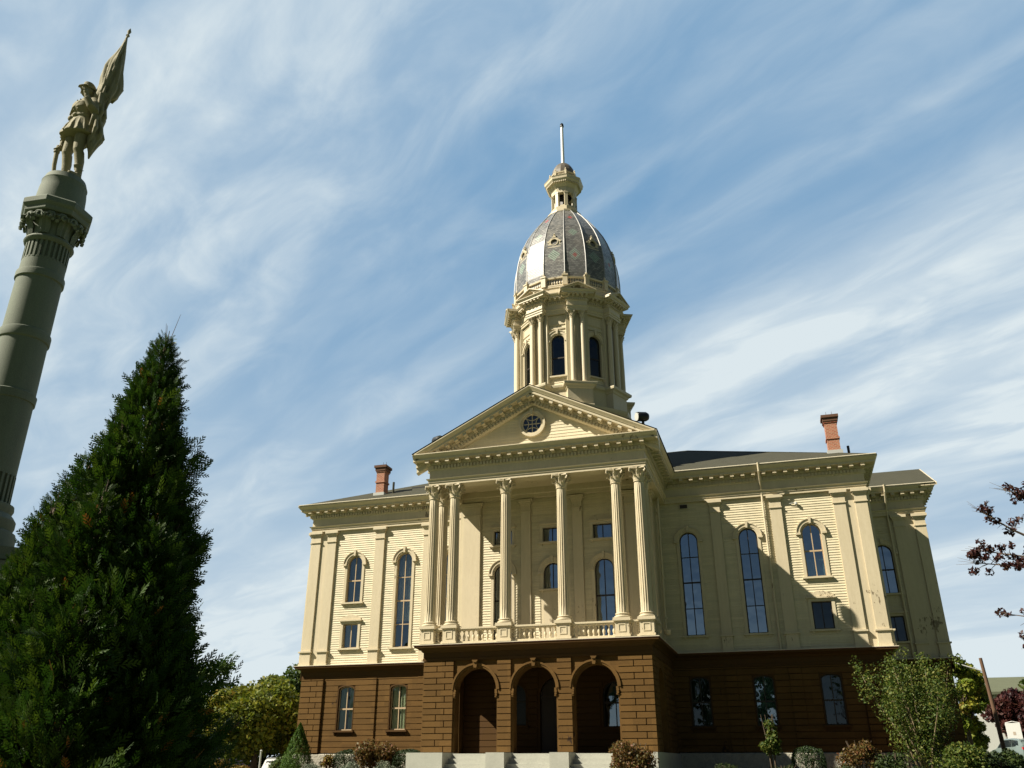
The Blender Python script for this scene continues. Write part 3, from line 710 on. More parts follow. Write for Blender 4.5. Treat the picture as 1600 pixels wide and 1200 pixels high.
# --- portico upper
COLX = (4.046, 3.186, 1.10)
def column_mesh():
    base = MB(); base.box(-.30, .30, -.30, .30, 6.12, 6.17)
    base.lathe(0, 0, [(.285, 6.17), (.30, 6.19), (.30, 6.22), (.275, 6.24), (.235, 6.25), (.23, 6.275), (.25, 6.285), (.262, 6.305), (.25, 6.325), (.215, 6.335)], 28)
    sh = MB(); nf = 16; prof = []
    for j in range(13):
        t = j/12; z = 6.33+t*(11.02-6.33); r = .212-.032*t**1.6
        ring = []
        for k in range(nf):
            for q, rr in ((0, 1.0), (.22, 1.0), (.36, .90), (.61, .86), (.86, .90)):
                a = 2*PI*(k+q)/nf; dd = rr if 0 < j < 12 else (1.0); ring.append((r*dd*math.cos(a), r*dd*math.sin(a), z))
        prof.append(ring)
    sh.rings(prof)
    cp = capital(.178, 11.02, .53, .33)
    return sh, base, cp
def leaf(cp, ang, r0, z0, h, w, curl):
    """curled acanthus leaf"""
    c, s_ = math.cos(ang), math.sin(ang); rs = []
    for t, out_, ww in ((0, 0, .8), (.35, .012, 1.0), (.65, .03, 1.0), (.85, .07, .85), (1.0, .115, .6), (.93, .15, .35), (.82, .15, .15)):
        r = r0+out_*curl; z = z0+h*t; hw = w*ww
        rs.append([(c*(r+o)-s_*x, s_*(r+o)+c*x, z) for x, o in ((-hw, 0), (-hw*.4, .018), (0, .008), (hw*.4, .018), (hw, 0), (0, -.014))])
    cp.rings(rs)
def capital(r, z, h, ab):
    cp = MB(); k = r/.178
    cp.lathe(0, 0, [(r, z), (r*1.16, z+.01), (r*1.2, z+.03), (r*1.1, z+.05), (r*1.0, z+.06), (r*1.02, z+h*.5), (r*1.2, z+h*.8), (r*1.45, z+h*.9)], 20)
    for i in range(8): leaf(cp, PI/8+i*PI/4, r*1.02, z+.05, h*.36, .065*k, 1.0*k)
    for i in range(8): leaf(cp, i*PI/4, r*1.04, z+.07, h*.62, .058*k, 1.1*k)
    for i in range(4):                      # corner volutes
        a = PI/4+i*PI/2; c, s_ = math.cos(a), math.sin(a)
        pts = [(c*r*1.05, s_*r*1.05, z+h*.45), (c*r*1.35, s_*r*1.35, z+h*.72), (c*ab*1.13, s_*ab*1.13, z+h*.86)]
        for q in range(8):
            b = PI/2-q*PI*.33; rr = .055*k*(1-q*.09); pts.append((c*(ab*1.13+rr*math.cos(b)), s_*(ab*1.13+rr*math.cos(b)), z+h*.86-.05*k+rr*math.sin(b)))
        cp.tube(pts, [.02*k]*3+[.024*k]*5+[.018*k]*3, 6)
    # inner helices + concave abacus
    for i in range(4):
        a = i*PI/2; c, s_ = math.cos(a), math.sin(a); cp.tube([(c*r*1.1-s_*x, s_*r*1.1+c*x, z+h*.8+.02) for x in (-.04*k, 0, .04*k)], .03*k, 6)
        cp.tube([(c*ab*.9, s_*ab*.9, z+h*.84), (c*ab*.93, s_*ab*.93, z+h*.98)], [.03*k, .045*k], 6)
    pts = []
    for i in range(4):
        a0 = PI/4+i*PI/2
        p0 = (ab*1.27*math.cos(a0-.07), ab*1.27*math.sin(a0-.07)); p1 = (ab*1.27*math.cos(a0+.07), ab*1.27*math.sin(a0+.07)); m = (ab*.84*math.cos(a0+PI/4), ab*.84*math.sin(a0+PI/4))
        pts += [p0, p1, ((p1[0]+m[0])/2*.98, (p1[1]+m[1])/2*.98), m]
        a2 = a0+PI/2-.07; p2 = (ab*1.27*math.cos(a2), ab*1.27*math.sin(a2)); pts.append(((p2[0]+m[0])/2*.98, (p2[1]+m[1])/2*.98))
    cp.hexa(pts, z+h*.9, z+h*1.0); return cp
def put_columns(name, locs, meshes, subnames, mats):
    proto = None
    for (x, y) in locs:
        if proto is None:
            mds = []
            for mbx, nm in zip(meshes, (name,)+subnames):
                me = bpy.data.meshes.new(nm); me.from_pydata(mbx.v, [], mbx.f)
                bm = bmesh.new(); bm.from_mesh(me); bmesh.ops.recalc_face_normals(bm, faces=bm.faces); bm.to_mesh(me); bm.free(); me.materials.append(mats)
                if nm != name or True:
                    for p_ in me.polygons: p_.use_smooth = True
                    me.set_sharp_from_angle(angle=R(32))
                mds.append(me)
            proto = mds
        o = bpy.data.objects.new(name, proto[0]); COL.objects.link(o); o.parent = hall; o.location = (x-HO[0], y-HO[1], -HO[2])
        for nm, me in zip(subnames, proto[1:]):
            c = bpy.data.objects.new(nm, me); COL.objects.link(c); c.parent = o
locs = [(s_*x, 0) for x in COLX for s_ in (-1, 1)]+[(s_*COLX[0], .96) for s_ in (-1, 1)]
put_columns('column', sorted(locs), column_mesh(), ('column_base', 'capital'), M_trim)
# pedestals
for (x, y) in sorted(locs):
    p = MB(); h = .245
    p.box(x-h, x+h, y-h, y+h, 5.53, 6.05); p.box(x-h-.04, x+h+.04, y-h-.04, y+h+.04, 5.53, 5.61); p.box(x-h-.03, x+h+.03, y-h-.03, y+h+.03, 6.03, 6.06); p.box(x-h-.065, x+h+.065, y-h-.065, y+h+.065, 6.06, 6.118)
    for F in (frame(x, y-h, -90),)+((frame(x+h, y, 0),) if x > 3.5 else ()):
        for a, b, c, d_ in ((-.13, .13, 5.93, 5.96), (-.13, .13, 5.69, 5.72), (-.13, -.10, 5.72, 5.93), (.10, .13, 5.72, 5.93)): p.fbox(F, a, b, c, d_, -.003, .018)
    hb(p, 'pedestal', M_trim)
xs_ = sorted(s_*x for x in COLX for s_ in (-1, 1))
rl = MB(); bal = []
bp = [(.026, 5.60), (.045, 5.605), (.045, 5.63), (.024, 5.645), (.034, 5.68), (.052, 5.74), (.05, 5.78), (.026, 5.86), (.022, 5.90), (.036, 5.915), (.04, 5.935), (.04, 5.97), (.04, 5.98)]
for a, b in zip(xs_[:-1], xs_[1:]):
    a2, b2 = a+.24, b-.24
    rl.box(a2, b2, -.11, .11, 5.98, 6.03); rl.box(a2, b2, -.14, .14, 6.03, 6.09); rl.box(a2, b2, -.10, .10, 5.532, 5.60)
    n = 2 if b2-a2 < .6 else 9
    for i in range(n): bal.append((a2+(b2-a2)*(i+.5)/n, 0))
for s_ in (-1, 1):
    for y0, y1 in ((.24, .72), (1.2, 2.7)):
        rl.box(*sorted((s_*3.94, s_*4.15)), y0, y1, 5.98, 6.03); rl.box(*sorted((s_*3.91, s_*4.18)), y0, y1, 6.03, 6.09); rl.box(*sorted((s_*3.95, s_*4.14)), y0, y1, 5.532, 5.60)
        n = 2 if y1 < 1 else 7
        for i in range(n): bal.append((s_*4.046, y0+(y1-y0)*(i+.5)/n))
hb(rl, 'balcony_rail', M_trim)
b0 = MB(); b0.lathe(0, 0, bp, 12); put_columns('baluster', bal, (b0,), (), M_trim)
# portico inner wall
F_i = frame(0, 2.75, -90)
ops_i = [dict(u=-2.08, w=.76, z0=5.75, zs=8.55), dict(u=2.08, w=.76, z0=5.75, zs=8.55), dict(u=0, w=.76, z0=7.84, zs=8.5)]+[dict(u=x, w=.78, z0=9.72, zs=10.32, kind='rect') for x in (-2.08, 0, 2.08)]
mb = MB(); wall(mb, F_i, -3.95, 3.95, ZB, 12.1, ops_i)
for sx in (-1, 1): mb.box(*sorted((sx*3.95, sx*3.6)), 2.76, WY+.2, ZB, 12.1)
hb(mb, 'portico_wall', M_cream)
mb = MB(); clapboards(mb, F_i, -2.98, -1.3, ZB, 11.6, ops_i); clapboards(mb, F_i, -.86, .86, ZB, 11.6, ops_i+[dict(u=0, w=.9, z0=5.5, zs=7.84, kind='rect')]); clapboards(mb, F_i, 1.3, 2.98, ZB, 11.6, ops_i)
hb(mb, 'clapboard_siding', M_clap)
for u, hw in ((-1.08, .2), (1.08, .2), (-3.42, .37), (3.42, .37)): pilaster(F_i, u, hw, ped=False)
for sx in (-1, 1):
    Fs = frame(sx*3.95, 0, 0 if sx > 0 else 180); pilaster(Fs, sx*3.05, .22, ped=False); pilaster(Fs, sx*4.6, .2, ped=False)
for o in ops_i[:2]: window(F_i, o, muntins=(6.4, 7.5), sash=M_sashd, sill=False)
window(F_i, ops_i[2], sash=M_sashd)
for o in ops_i[3:]: window(F_i, o, sash=M_sashd)
mb = MB(); mb.fbox(F_i, -.44, .44, 5.5, 7.76, -.05, .03)
for a, b in ((-.38, -.04), (.04, .38)): mb.fbox(F_i, a, b, 5.7, 7.6, .03, .045)
hb(mb, 'balcony_door', M_trim)
# portico ceiling, beams, inner entablature
mb = MB(); mb.box(-4.0, 4.0, .25, 2.74, 12.02, 12.1); hb(mb, 'portico_ceiling', M_trim)
mb = MB()
mb.box(-3.99, 3.99, PYF+.20, .24, 11.552, 12.6); 
for sx in (-1, 1): mb.box(*sorted((sx*4.10, sx*3.82)), .24, WY, 11.552, 12.6)
mb.sweep([(-3.82, 2.73), (3.82, 2.73)], [(0, 11.6), (.14, 11.6), (.14, 11.75), (.18, 11.78), (.18, 12.02), (0, 12.02)])
hb(mb, 'portico_beam', M_trim)
# pediment
ZE = 12.71; AP = 15.13; EX = 4.83; XP = .10; SL = (AP-ZE)/EX
mb = MB()   # tympanum boards
F_t = frame(0, PYF+.10, -90); z = 12.72
oc = dict(u=.04, z=13.72)
ty = MB()
def tri_half(z): return max(0, (14.62-z)/SL)
mb.fpoly(F_t, [(XP-4.4, 12.7), (XP+4.4, 12.7), (XP, 12.7+4.4*SL)], -.05, 0)
while z < 14.6:
    zt = z+.125; h = tri_half(z)+.3
    if abs((z+zt)/2-oc['z']) < .40:
        c = math.sqrt(.42**2-((z+zt)/2-oc['z'])**2); sp_ = [(XP-h, oc['u']-c), (oc['u']+c, XP+h)]
    else: sp_ = [(XP-h, XP+h)]
    for a, b in sp_:
        ty.q(ty.P(F_t, a, z, .018), ty.P(F_t, b, z, .018), ty.P(F_t, b, zt, .004), ty.P(F_t, a, zt, .004)); ty.q(ty.P(F_t, a, z, .001), ty.P(F_t, b, z, .001), ty.P(F_t, b, z, .018), ty.P(F_t, a, z, .018))
    z = zt
tp = hb(mb, 'tympanum', M_cream); hb(ty, 'clapboard_siding', M_clap, tp)
mb = MB(); mb.arc(F_t, oc['u'], oc['z'], .37, .47, .002, .09, 0, 2*PI, 36); mb.arc(F_t, oc['u'], oc['z'], .45, .54, .002, .14, 0, 2*PI, 36)
mb.fpoly(F_t, [(oc['u']-.04, oc['z']+.36), (oc['u']+.04, oc['z']+.36), (oc['u']+.07, oc['z']+.62), (oc['u']-.07, oc['z']+.62)], .01, .19)
ow = hb(mb, 'round_window', M_trim)
mb = MB(); pts = [(oc['u']+.375*math.cos(a*PI/18), oc['z']+.375*math.sin(a*PI/18)) for a in range(36)]; mb.f.append(tuple(range(36))); mb.v += [mb.P(F_t, a, b, .03) for a, b in pts]
hb(mb, 'pane', mat('round_window_glass', (.015, .03, .075), .08, spec=.8), ow)
mb = MB()
for sg in (-1, 1):
    mb.fbox(F_t, oc['u']-.012+sg*.0, oc['u']+.012, oc['z']-.37, oc['z']+.37, .031, .05) if sg > 0 else mb.fbox(F_t, oc['u']-.37, oc['u']+.37, oc['z']-.012, oc['z']+.012, .031, .052)
    mb.arc(F_t, oc['u']+sg*.46, oc['z'], .30, .32, .031, .055, *( (PI*.70, PI*1.30) if sg > 0 else (-PI*.30, PI*.30)), n=10)
    mb.arc(F_t, oc['u'], oc['z']+sg*.46, .30, .32, .031, .055, *( (PI*1.20, PI*1.80) if sg > 0 else (PI*.20, PI*.80)), n=10)
hb(mb, 'muntin', M_trim, ow)
# raking cornices
mb = MB(); de = MB(); mo = MB()
yf = PYF-.60
ca, sa = math.cos(math.atan(SL)), math.sin(math.atan(SL))
RK = [(.60, 0), (.60, -.04), (.53, -.12), (.51, -.15), (.48, -.155), (.48, -.25), (.16, -.25), (.16, -.38), (.09, -.39), (.09, -.54), (.02, -.58), (-.12, -.58), (-.12, 0)]
for sg in (-1, 1):
    rs = []
    for k, (x, z) in enumerate(((0, AP), (EX, ZE+.0))):
        rs.append([(XP+sg*x, PYF-o, z+dz/ca) for o, dz in RK])
    mb.rings(rs)
    Lr = math.hypot(EX, AP-ZE)
    def rk(boxlist, s0, hw, o0, o1, n0, n1):
        cx, cz = XP+sg*s0*ca, AP-s0*sa; ex, ez = sg*ca*hw, -sa*hw; nx_, nz_ = sg*sa, ca
        pts = []
        for (e_, n_) in ((-1, n0), (1, n0), (1, n1), (-1, n1)): pts.append((cx+e_*ex+nx_*n_, cz+e_*ez+nz_*n_))
        boxlist.rings([[(x, PYF-o0, z) for x, z in pts], [(x, PYF-o1, z) for x, z in pts]])
    s0 = .12
    while s0 < Lr-.6: rk(mb, s0, .04, .08, .155, -.53, -.40); s0 += .135
    s0 = .25
    while s0 < Lr-.55: rk(mb, s0, .075, .15, .44, -.36, -.25); rk(mb, s0, .075, .15, .28, -.39, -.36); s0 += .42
pdm = hb(mb, 'raking_cornice', M_trim)
# roofs
SLW = .45
mb = MB(); zr = 12.75
for sg in (-1, 1):
    mb.q((XP, yf-.02, AP+.03), (XP+sg*(EX+.03), yf-.02, ZE+.025), (XP+sg*(EX+.03), 8.5, ZE+.025), (XP, 8.5, AP+.03))
ex, ey = WX+.60, WY-.60; D2 = 8.8
A = (-ex, ey, zr); B = (ex, ey, zr); C_ = (ex, ey+2*D2, zr); Dd = (-ex, ey+2*D2, zr); R1 = (-ex+D2, ey+D2, zr+SLW*D2); R2 = (ex-D2, ey+D2, zr+SLW*D2)
# front slope left and right of the portico plus hips
mb.q(A, (-EX, ey, zr), (-EX, ey+D2, R1[2]), R1); mb.q((EX, ey, zr), B, R2, (EX, ey+D2, R2[2])); mb.q((-EX, ey+1.2, zr+.516), (EX, ey+1.2, zr+.516), (EX, ey+D2, R2[2]), (-EX, ey+D2, R1[2]))
mb.q(B, C_, R2); mb.q(Dd, A, R1); mb.q(C_, Dd, R1, R2)
ex2 = RX+.60; ey2 = RY-.60; hb2 = 3.2; zg = zr+.5*hb2
for sg in (1,):
    mb.q((sg*ex2, ey2, zr+.003), (sg*4, ey2, zr+.003), (sg*4, ey2+hb2, zg), (sg*ex2, ey2+hb2, zg)); mb.q((sg*ex2, ey2+2*hb2, zr), (sg*4, ey2+2*hb2, zr), (sg*4, ey2+hb2, zg), (sg*ex2, ey2+hb2, zg))
roof = hb(mb, 'roof', M_roof)
mb = MB()
for sg in (1,):
    Fg = frame(sg*RX, 0, 0 if sg > 0 else 180); ys_ = (ey2, ey2+hb2, ey2+2*hb2)
    mb.fpoly(Fg, [(sg*ey2, zr-.03), (sg*(ey2+2*hb2), zr-.03), (sg*(ey2+hb2), zg-.02)], -.05, .05)
    for (ya, za), (yb, zb) in (((ey2, zr), (ey2+hb2, zg)), ((ey2+2*hb2, zr), (ey2+hb2, zg))):
        mb.rings([[mb.P(Fg, sg*ya, za-.12, .0), mb.P(Fg, sg*ya, za-.005, .0), mb.P(Fg, sg*ya, za-.005, .66), mb.P(Fg, sg*ya, za-.12, .66)], [mb.P(Fg, sg*yb, zb-.12, .0), mb.P(Fg, sg*yb, zb-.005, .0), mb.P(Fg, sg*yb, zb-.005, .66), mb.P(Fg, sg*yb, zb-.12, .66)]])
hb(mb, 'gable', M_trim)
# gutter edge, pale line along the right eave
for pp in ([(EX, ey-.02, zr+.01), (WX+.56, ey-.02, zr+.0)], [(-WX-.56, ey-.02, zr), (-EX, ey-.02, zr)], [(WX+.6, RY-.62, zr), (RX+.56, RY-.62, zr)]): mb = MB(); mb.tube(pp, .022, 6); hb(mb, 'gutter', M_whiteled, roof)
def chimney(x0, x1, y0, y1, zb, zt):
    c = MB(); c.box(x0, x1, y0, y1, zb-.4, zt-.34); c.box(x0-.035, x1+.035, y0-.035, y1+.035, zb+.62, zb+.70)
    c.box(x0-.03, x1+.03, y0-.03, y1+.03, zt-.34, zt-.27)
    ch = hb(c, 'chimney', M_brick, roof)
    return ch
for (x0, x1, zt) in ((-9.62, -9.20, 14.92), (11.25, 11.73, 15.12)):
    y0, y1 = 5.95, 6.45; zb = zr+SLW*(y0-ey)
    chimney(x0, x1, y0, y1, zb, zt)
    c = MB(); c.box(x0-.06, x1+.06, y0-.06, y1+.06, zt-.27, zt-.12); c.box(x0-.11, x1+.11, y0-.11, y1+.11, zt-.12, zt); c.tube([(x0+.15, 6.3, zt), (x0+.15, 6.3, zt+.28)], .008, 5); c.tube([(x1-.1, 6.3, zt), (x1-.1, 6.3, zt+.28)], .008, 5)
    hb(c, 'chimney_cap', M_brickd, roof)
    c = MB(); c.hexa([(x0-.07, y0-.1), (x1+.07, y0-.1), (x1+.07, y1+.05), (x0-.07, y1+.05)], zb-.3, zb+.10); hb(c, 'flashing', M_lead, roof)
for x, y, h, m in ((-8.75, 6.1, .55, M_roof), (12.05, 6.2, .62, M_black)):
    c = MB(); zb = zr+SLW*(min(y-ey, ex-abs(x))); c.tube([(x, y, zb-.1), (x, y, zb+h)], .055, 10); hb(c, 'vent_pipe', m, roof)
c = MB(); c.box(-8.3, -7.0, 7.25, 7.33, zr+SLW*2.84-.02, zr+SLW*2.84+.05); hb(c, 'snow_guard', M_black, roof)
# downspouts
def downspout(pts, m=M_trim):
    c = MB(); c.tube(pts, .045, 8)
    for p0, p1 in zip(pts[:-1], pts[1:]):
        if abs(p0[2]-p1[2]) > 2:
            for z in np.arange(p1[2]+.4, p0[2], 1.6): c.tube([(p0[0], p0[1], z-.03), (p0[0], p0[1], z+.03)], .06, 8)
    hb(c, 'downspout', m)
downspout([(8.33, WY-.67, 12.8), (8.33, WY-.62, 12.45), (8.33, WY-.1, 11.9), (8.33, WY-.03, 11.6), (8.33, WY-.03, 5.5)])
downspout([(13.55, RY-.67, 12.8), (13.55, RY-.60, 12.5), (13.55, RY-.1, 11.9), (13.55, RY-.03, 11.5), (13.55, RY-.03, 5.3)])
downspout([(PX+.05, 4.0, 12.1), (PX-.08, 4.0, 11.6), (PX-.12, 4.0, 6.3)])
c = MB(); c.lathe(PX-.02, 3.6, [(.05, 6.0), (.12, 6.05), (.15, 6.14), (.15, 6.2)], 12); hb(c, 'scupper', M_trim)
c = MB(); c.fbox(F_w, 4.93, 5.32, 11.28, 11.5, .02, .05)
hb(c, 'vent_frame', M_trim)
c = MB(); c.fbox(F_w, 4.97, 5.28, 11.31, 11.47, .05, .06)
hb(c, 'vent_louvre', M_sashd)
c = MB(); c.lathe(9.62, WY-.02, [(.04, 11.2), (.06, 11.17), (.06, 11.1), (.03, 11.08)], 10); c.tube([(9.35, WY+.02, 11.16), (9.6, WY-.02, 11.17)], .015, 6)
hb(c, 'wall_lamp', M_lead)

# ------------------------------------------------------------------ TOWER
TX, TY = -.02, 6.95
def ngon(n, r, ph=0): return [(TX+r*math.cos(ph+2*PI*k/n), TY+r*math.sin(ph+2*PI*k/n)) for k in range(n)]
def TF(az, ap):      # frame of a face whose outward azimuth is az deg (0 = front, + to the right)
    a = R(az); nx, ny = math.sin(a), -math.cos(a); return (TX+nx*ap, TY+ny*ap, -ny, nx, nx, ny)
def tpath(ap, cr, hw):
    """clockwise? plan path with flat faces at 45deg steps and projecting corner bays; travel so that outward is right"""
    pts = []
    for k in range(8):
        az = 22.5+45*k; F = TF(az, cr)
        tw = math.tan(R(22.5))*ap    # half face width
        F0 = TF(az, cr)
        # distance of bay side start on wall
        for u, o in ((-hw, -(cr-ap/math.cos(R(22.5))*.93)), (-hw, 0), (hw, 0), (hw, -(cr-ap/math.cos(R(22.5))*.93))):
            p = MB().P(F0, u, 0, o); pts.append((p[0], p[1]))
    return pts
tower_parts = []
base = MB()
# lower stages rising from the roof
base.sweep(ngon(8, 2.95, R(22.5)), [(-.5, 13.5), (.0, 13.5), (.0, 15.9), (.10, 15.95), (.22, 16.1), (.25, 16.2), (.06, 16.28), (-.5, 16.28)], closed=True)
pb = tpath(2.42, 2.86, .62)
base.sweep(pb, [(-.35, 16.1), (.0, 16.1), (.0, 16.3), (-.04, 16.34), (-.04, 17.05), (.0, 17.08), (.04, 17.16), (.13, 17.22), (.15, 17.30), (.15, 17.34), (-.35, 17.38)], closed=True)
base.hexa(ngon(8, 2.7, R(22.5)), 16.2, 17.37)
tower = hb(base, 'tower', M_cream)
# body
body = MB(); ops_t = {}
claps = MB(); panel = MB()
AP_T = 2.30; HWF = math.tan(R(22.5))*AP_T
for k in range(8):
    az = 45*k; F = TF(az, AP_T); o = dict(u=0, w=.66, z0=17.92, zs=19.76)
    wall(body, F, -HWF, HWF, 17.37, 22.3, [o])
    if az in (0, 45, 315, 90, 270):
        clapboards(claps, F, -.62, .62, 17.37, 20.35, [o], m=.1, e=.11)
        clapboards(claps, F, -.62, .62, 20.45, 21.25, [], m=.1, e=.11)
        panel.fbox(F, -.62, .62, 20.36, 20.44, .003, .06)
        for a, b, c, d_ in ((-.42, .42, 20.60, 20.65), (-.42, .42, 21.0, 21.05), (-.42, -.37, 20.65, 21.0), (.37, .42, 20.65, 21.0)): panel.fbox(F, a, b, c, d_, .003, .05)
        panel.fbox(F, -.37, .37, 20.65, 21.0, .003, .032)
        wd = window(F, o, parent=hall, muntins=(18.9,), glass=M_glassd, sash=M_sashd, vertical=False)
    # corner wall between bays (pilaster block behind the paired columns)
    Fc = TF(az+22.5, AP_T/math.cos(R(22.5))); body.fbox(Fc, -.52, .52, 17.37, 21.3, -.5, -.02)
hb(body, 'tower_wall', M_cream); hb(claps, 'clapboard_siding', M_clap); hb(panel, 'panel_moulding', M_trim)
# paired columns
cb_ = MB(); cb_.box(-.16, .16, -.16, .16, 17.37, 17.42); cb_.lathe(0, 0, [(.155, 17.42), (.165, 17.45), (.15, 17.48), (.13, 17.49), (.14, 17.52), (.115, 17.54)], 20)
csft = MB(); csft.lathe(0, 0, [(.118, 17.53), (.12, 18.3), (.118, 19.2), (.108, 20.2), (.102, 20.76)], 24)
ccap = capital(.102, 20.76, .36, .175)
tl = []
for k in range(8):
    F = TF(22.5+45*k, 2.60)
    for u in (-.25, .25): p = MB().P(F, u, 0, 0); tl.append((p[0], p[1]))
put_columns('tower_column', tl, (csft, cb_, ccap), ('column_base', 'capital'), M_trim)
# tower entablature
tp_ = tpath(2.42, 2.76, .46)
ENT_T = [(-.4, 21.12), (.02, 21.12), (.02, 21.22), (.05, 21.23), (.05, 21.30), (.09, 21.34), (.02, 21.36), (.02, 21.62), (.05, 21.64), (.05, 21.78), (.11, 21.79), (.11, 21.90), (.31, 21.90), (.31, 21.98), (.34, 21.99), (.39, 22.05), (.40, 22.09), (-.4, 22.13)]
e = MB(); e.sweep(tp_, ENT_T, closed=True); e.along(tp_, .10, .03, .04, .10, 21.665, 21.76, closed=True, margin=.05)
e.along(tp_, .24, .05, 0, 0, 0, 0, closed=True, margin=.03, prof=[(.10, .28, 21.83, 21.905), (.10, .19, 21.795, 21.835)]); hb(e, 'tower_entablature', M_trim)
gb = MB()
for k in range(8):
    F = TF(22.5+45*k, 2.76); hw = .46+.40; zb = 22.10; za = 22.53
    gb.fpoly(F, [(-hw*.9, zb-.01), (hw*.9, zb-.01), (0, za-.10)], -.9, .02)
    for sg in (-1, 1):
        for (o0, o1, t0, t1) in ((-.9, .31, .0, .08), (-.9, .40, .08, .13)):
            gb.rings([[gb.P(F, 0, za-.16+t0, o0), gb.P(F, 0, za-.16+t1, o0), gb.P(F, 0, za-.16+t1, o1), gb.P(F, 0, za-.16+t0, o1)],
                      [gb.P(F, sg*hw, zb-.13+t0+.0, o0), gb.P(F, sg*hw, zb-.13+t1, o0), gb.P(F, sg*hw, zb-.13+t1, o1), gb.P(F, sg*hw, zb-.13+t0, o1)]])
        for j in (1, 2, 3):
            uu = sg*hw*(.22*j); zz = za-.16-(za-zb-.03)*(.22*j); gb.fbox(F, uu-.045, uu+.045, zz-.08, zz+.0, .02, .27)
hb(gb, 'tower_gable', M_trim)
# blocking course and balustrade
def ng_face(n, ap, ph): pass
P16 = 11.25
r16 = 2.70
pr = MB(); pr.sweep(ngon(16, 2.66, R(P16)), [(-.4, 22.0), (.06, 22.0), (.06, 22.40), (.10, 22.44), (.10, 22.50), (-.4, 22.52)], closed=True); hb(pr, 'tower_parapet', M_trim)
bl = MB(); ring = ngon(16, 2.70, R(P16))
bl.sweep(ring, [(-.13, 22.530), (.05, 22.530), (.05, 22.600), (-.13, 22.600)], closed=True); bl.sweep(ring, [(-.14, 22.940), (.06, 22.940), (.07, 23.020), (-.15, 23.020)], closed=True)
for k in range(16):
    a, b = ring[k], ring[(k+1) % 16]; n = 7
    for j in range(n):
        t = (j+1)/(n+1); x, y = a[0]+(b[0]-a[0])*t, a[1]+(b[1]-a[1])*t; l = math.hypot(x-TX, y-TY); x -= (x-TX)/l*.04; y -= (y-TY)/l*.04
        bl.lathe(x, y, [(.022, 22.600), (.02, 22.650), (.046, 22.720), (.044, 22.770), (.02, 22.850), (.03, 22.890), (.03, 22.940)], 8)
hb(bl, 'balustrade', M_trim)
pd_ = MB(); fi = MB()
for k in range(16):
    a = R(P16)+2*PI*k/16; x, y = TX+2.69*math.cos(a), TY+2.69*math.sin(a); c, s_ = math.cos(a), math.sin(a)
    def rb(h, z0, z1): pd_.hexa([(x+c*p-s_*q, y+s_*p+c*q) for p, q in ((-h, -h), (h, -h), (h, h), (-h, h))], z0, z1)
    rb(.115, 22.520, 23.030); rb(.145, 23.030, 23.100)
    if True: fi.lathe(x, y, [(.03, 23.100), (.05, 23.115), (.02, 23.140), (.06, 23.210), (.062, 23.250), (.03, 23.310), (.014, 23.370), (.025, 23.410), (.002, 23.470)], 10)
pdo = hb(pd_, 'balustrade_pier', M_trim); hb(fi, 'finial', M_trim, pdo)
# dome with 16 flat facets
DP = [(2.62, 22.72), (2.66, 23.3), (2.66, 23.9), (2.63, 24.4), (2.56, 24.9), (2.45, 25.4), (2.29, 25.9), (2.08, 26.4), (1.83, 26.85), (1.55, 27.3), (1.27, 27.7), (1.02, 28.0), (.86, 28.18)]
dm = MB(); uvs = []
pts2 = [(r/math.cos(R(11.25)), z) for r, z in DP]
al = [0]
for a, b in zip(DP[:-1], DP[1:]): al.append(al[-1]+math.hypot(a[0]-b[0], a[1]-b[1]))
V = []; Fc_ = []; UV = []
for k in range(16):
    i = len(V)
    a0 = R(-90-11.25+22.5*k); a1 = a0+R(22.5)
    for (r, z) in pts2:
        V.append((TX+r*math.cos(a0)-HO[0], TY+r*math.sin(a0)-HO[1], z-HO[2])); V.append((TX+r*math.cos(a1)-HO[0], TY+r*math.sin(a1)-HO[1], z-HO[2]))
    for j in range(len(pts2)-1):
        Fc_.append((i+2*j, i+2*j+1, i+2*j+3, i+2*j+2)); h0 = pts2[j][0]*math.sin(R(11.25)); h1 = pts2[j+1][0]*math.sin(R(11.25)); c = 10*k+5
        UV += [(c-h0, al[j]), (c+h0, al[j]), (c+h1, al[j+1]), (c-h1, al[j+1])]
me = bpy.data.meshes.new('dome'); me.from_pydata(V, [], Fc_); ul = me.uv_layers.new(name='UVMap')
for l_, (a, b) in zip(ul.data, [x for x in UV]): l_.uv = (a, b-.62)
me.materials.append(M_slate); dome = bpy.data.objects.new('dome', me); COL.objects.link(dome); dome.parent = hall; dome['_o'] = HO
M_rib = mat('dome_rib_metal', (.26, .26, .25), .5, metal=.2)
rb_ = MB()
for k in range(16):
    a0 = R(-90-11.25+22.5*k); rb_.tube([(TX+(r+.0)*math.cos(a0), TY+(r+.0)*math.sin(a0), z) for r, z in pts2], .032, 6)
hb(rb_, 'dome_rib', M_rib, dome)
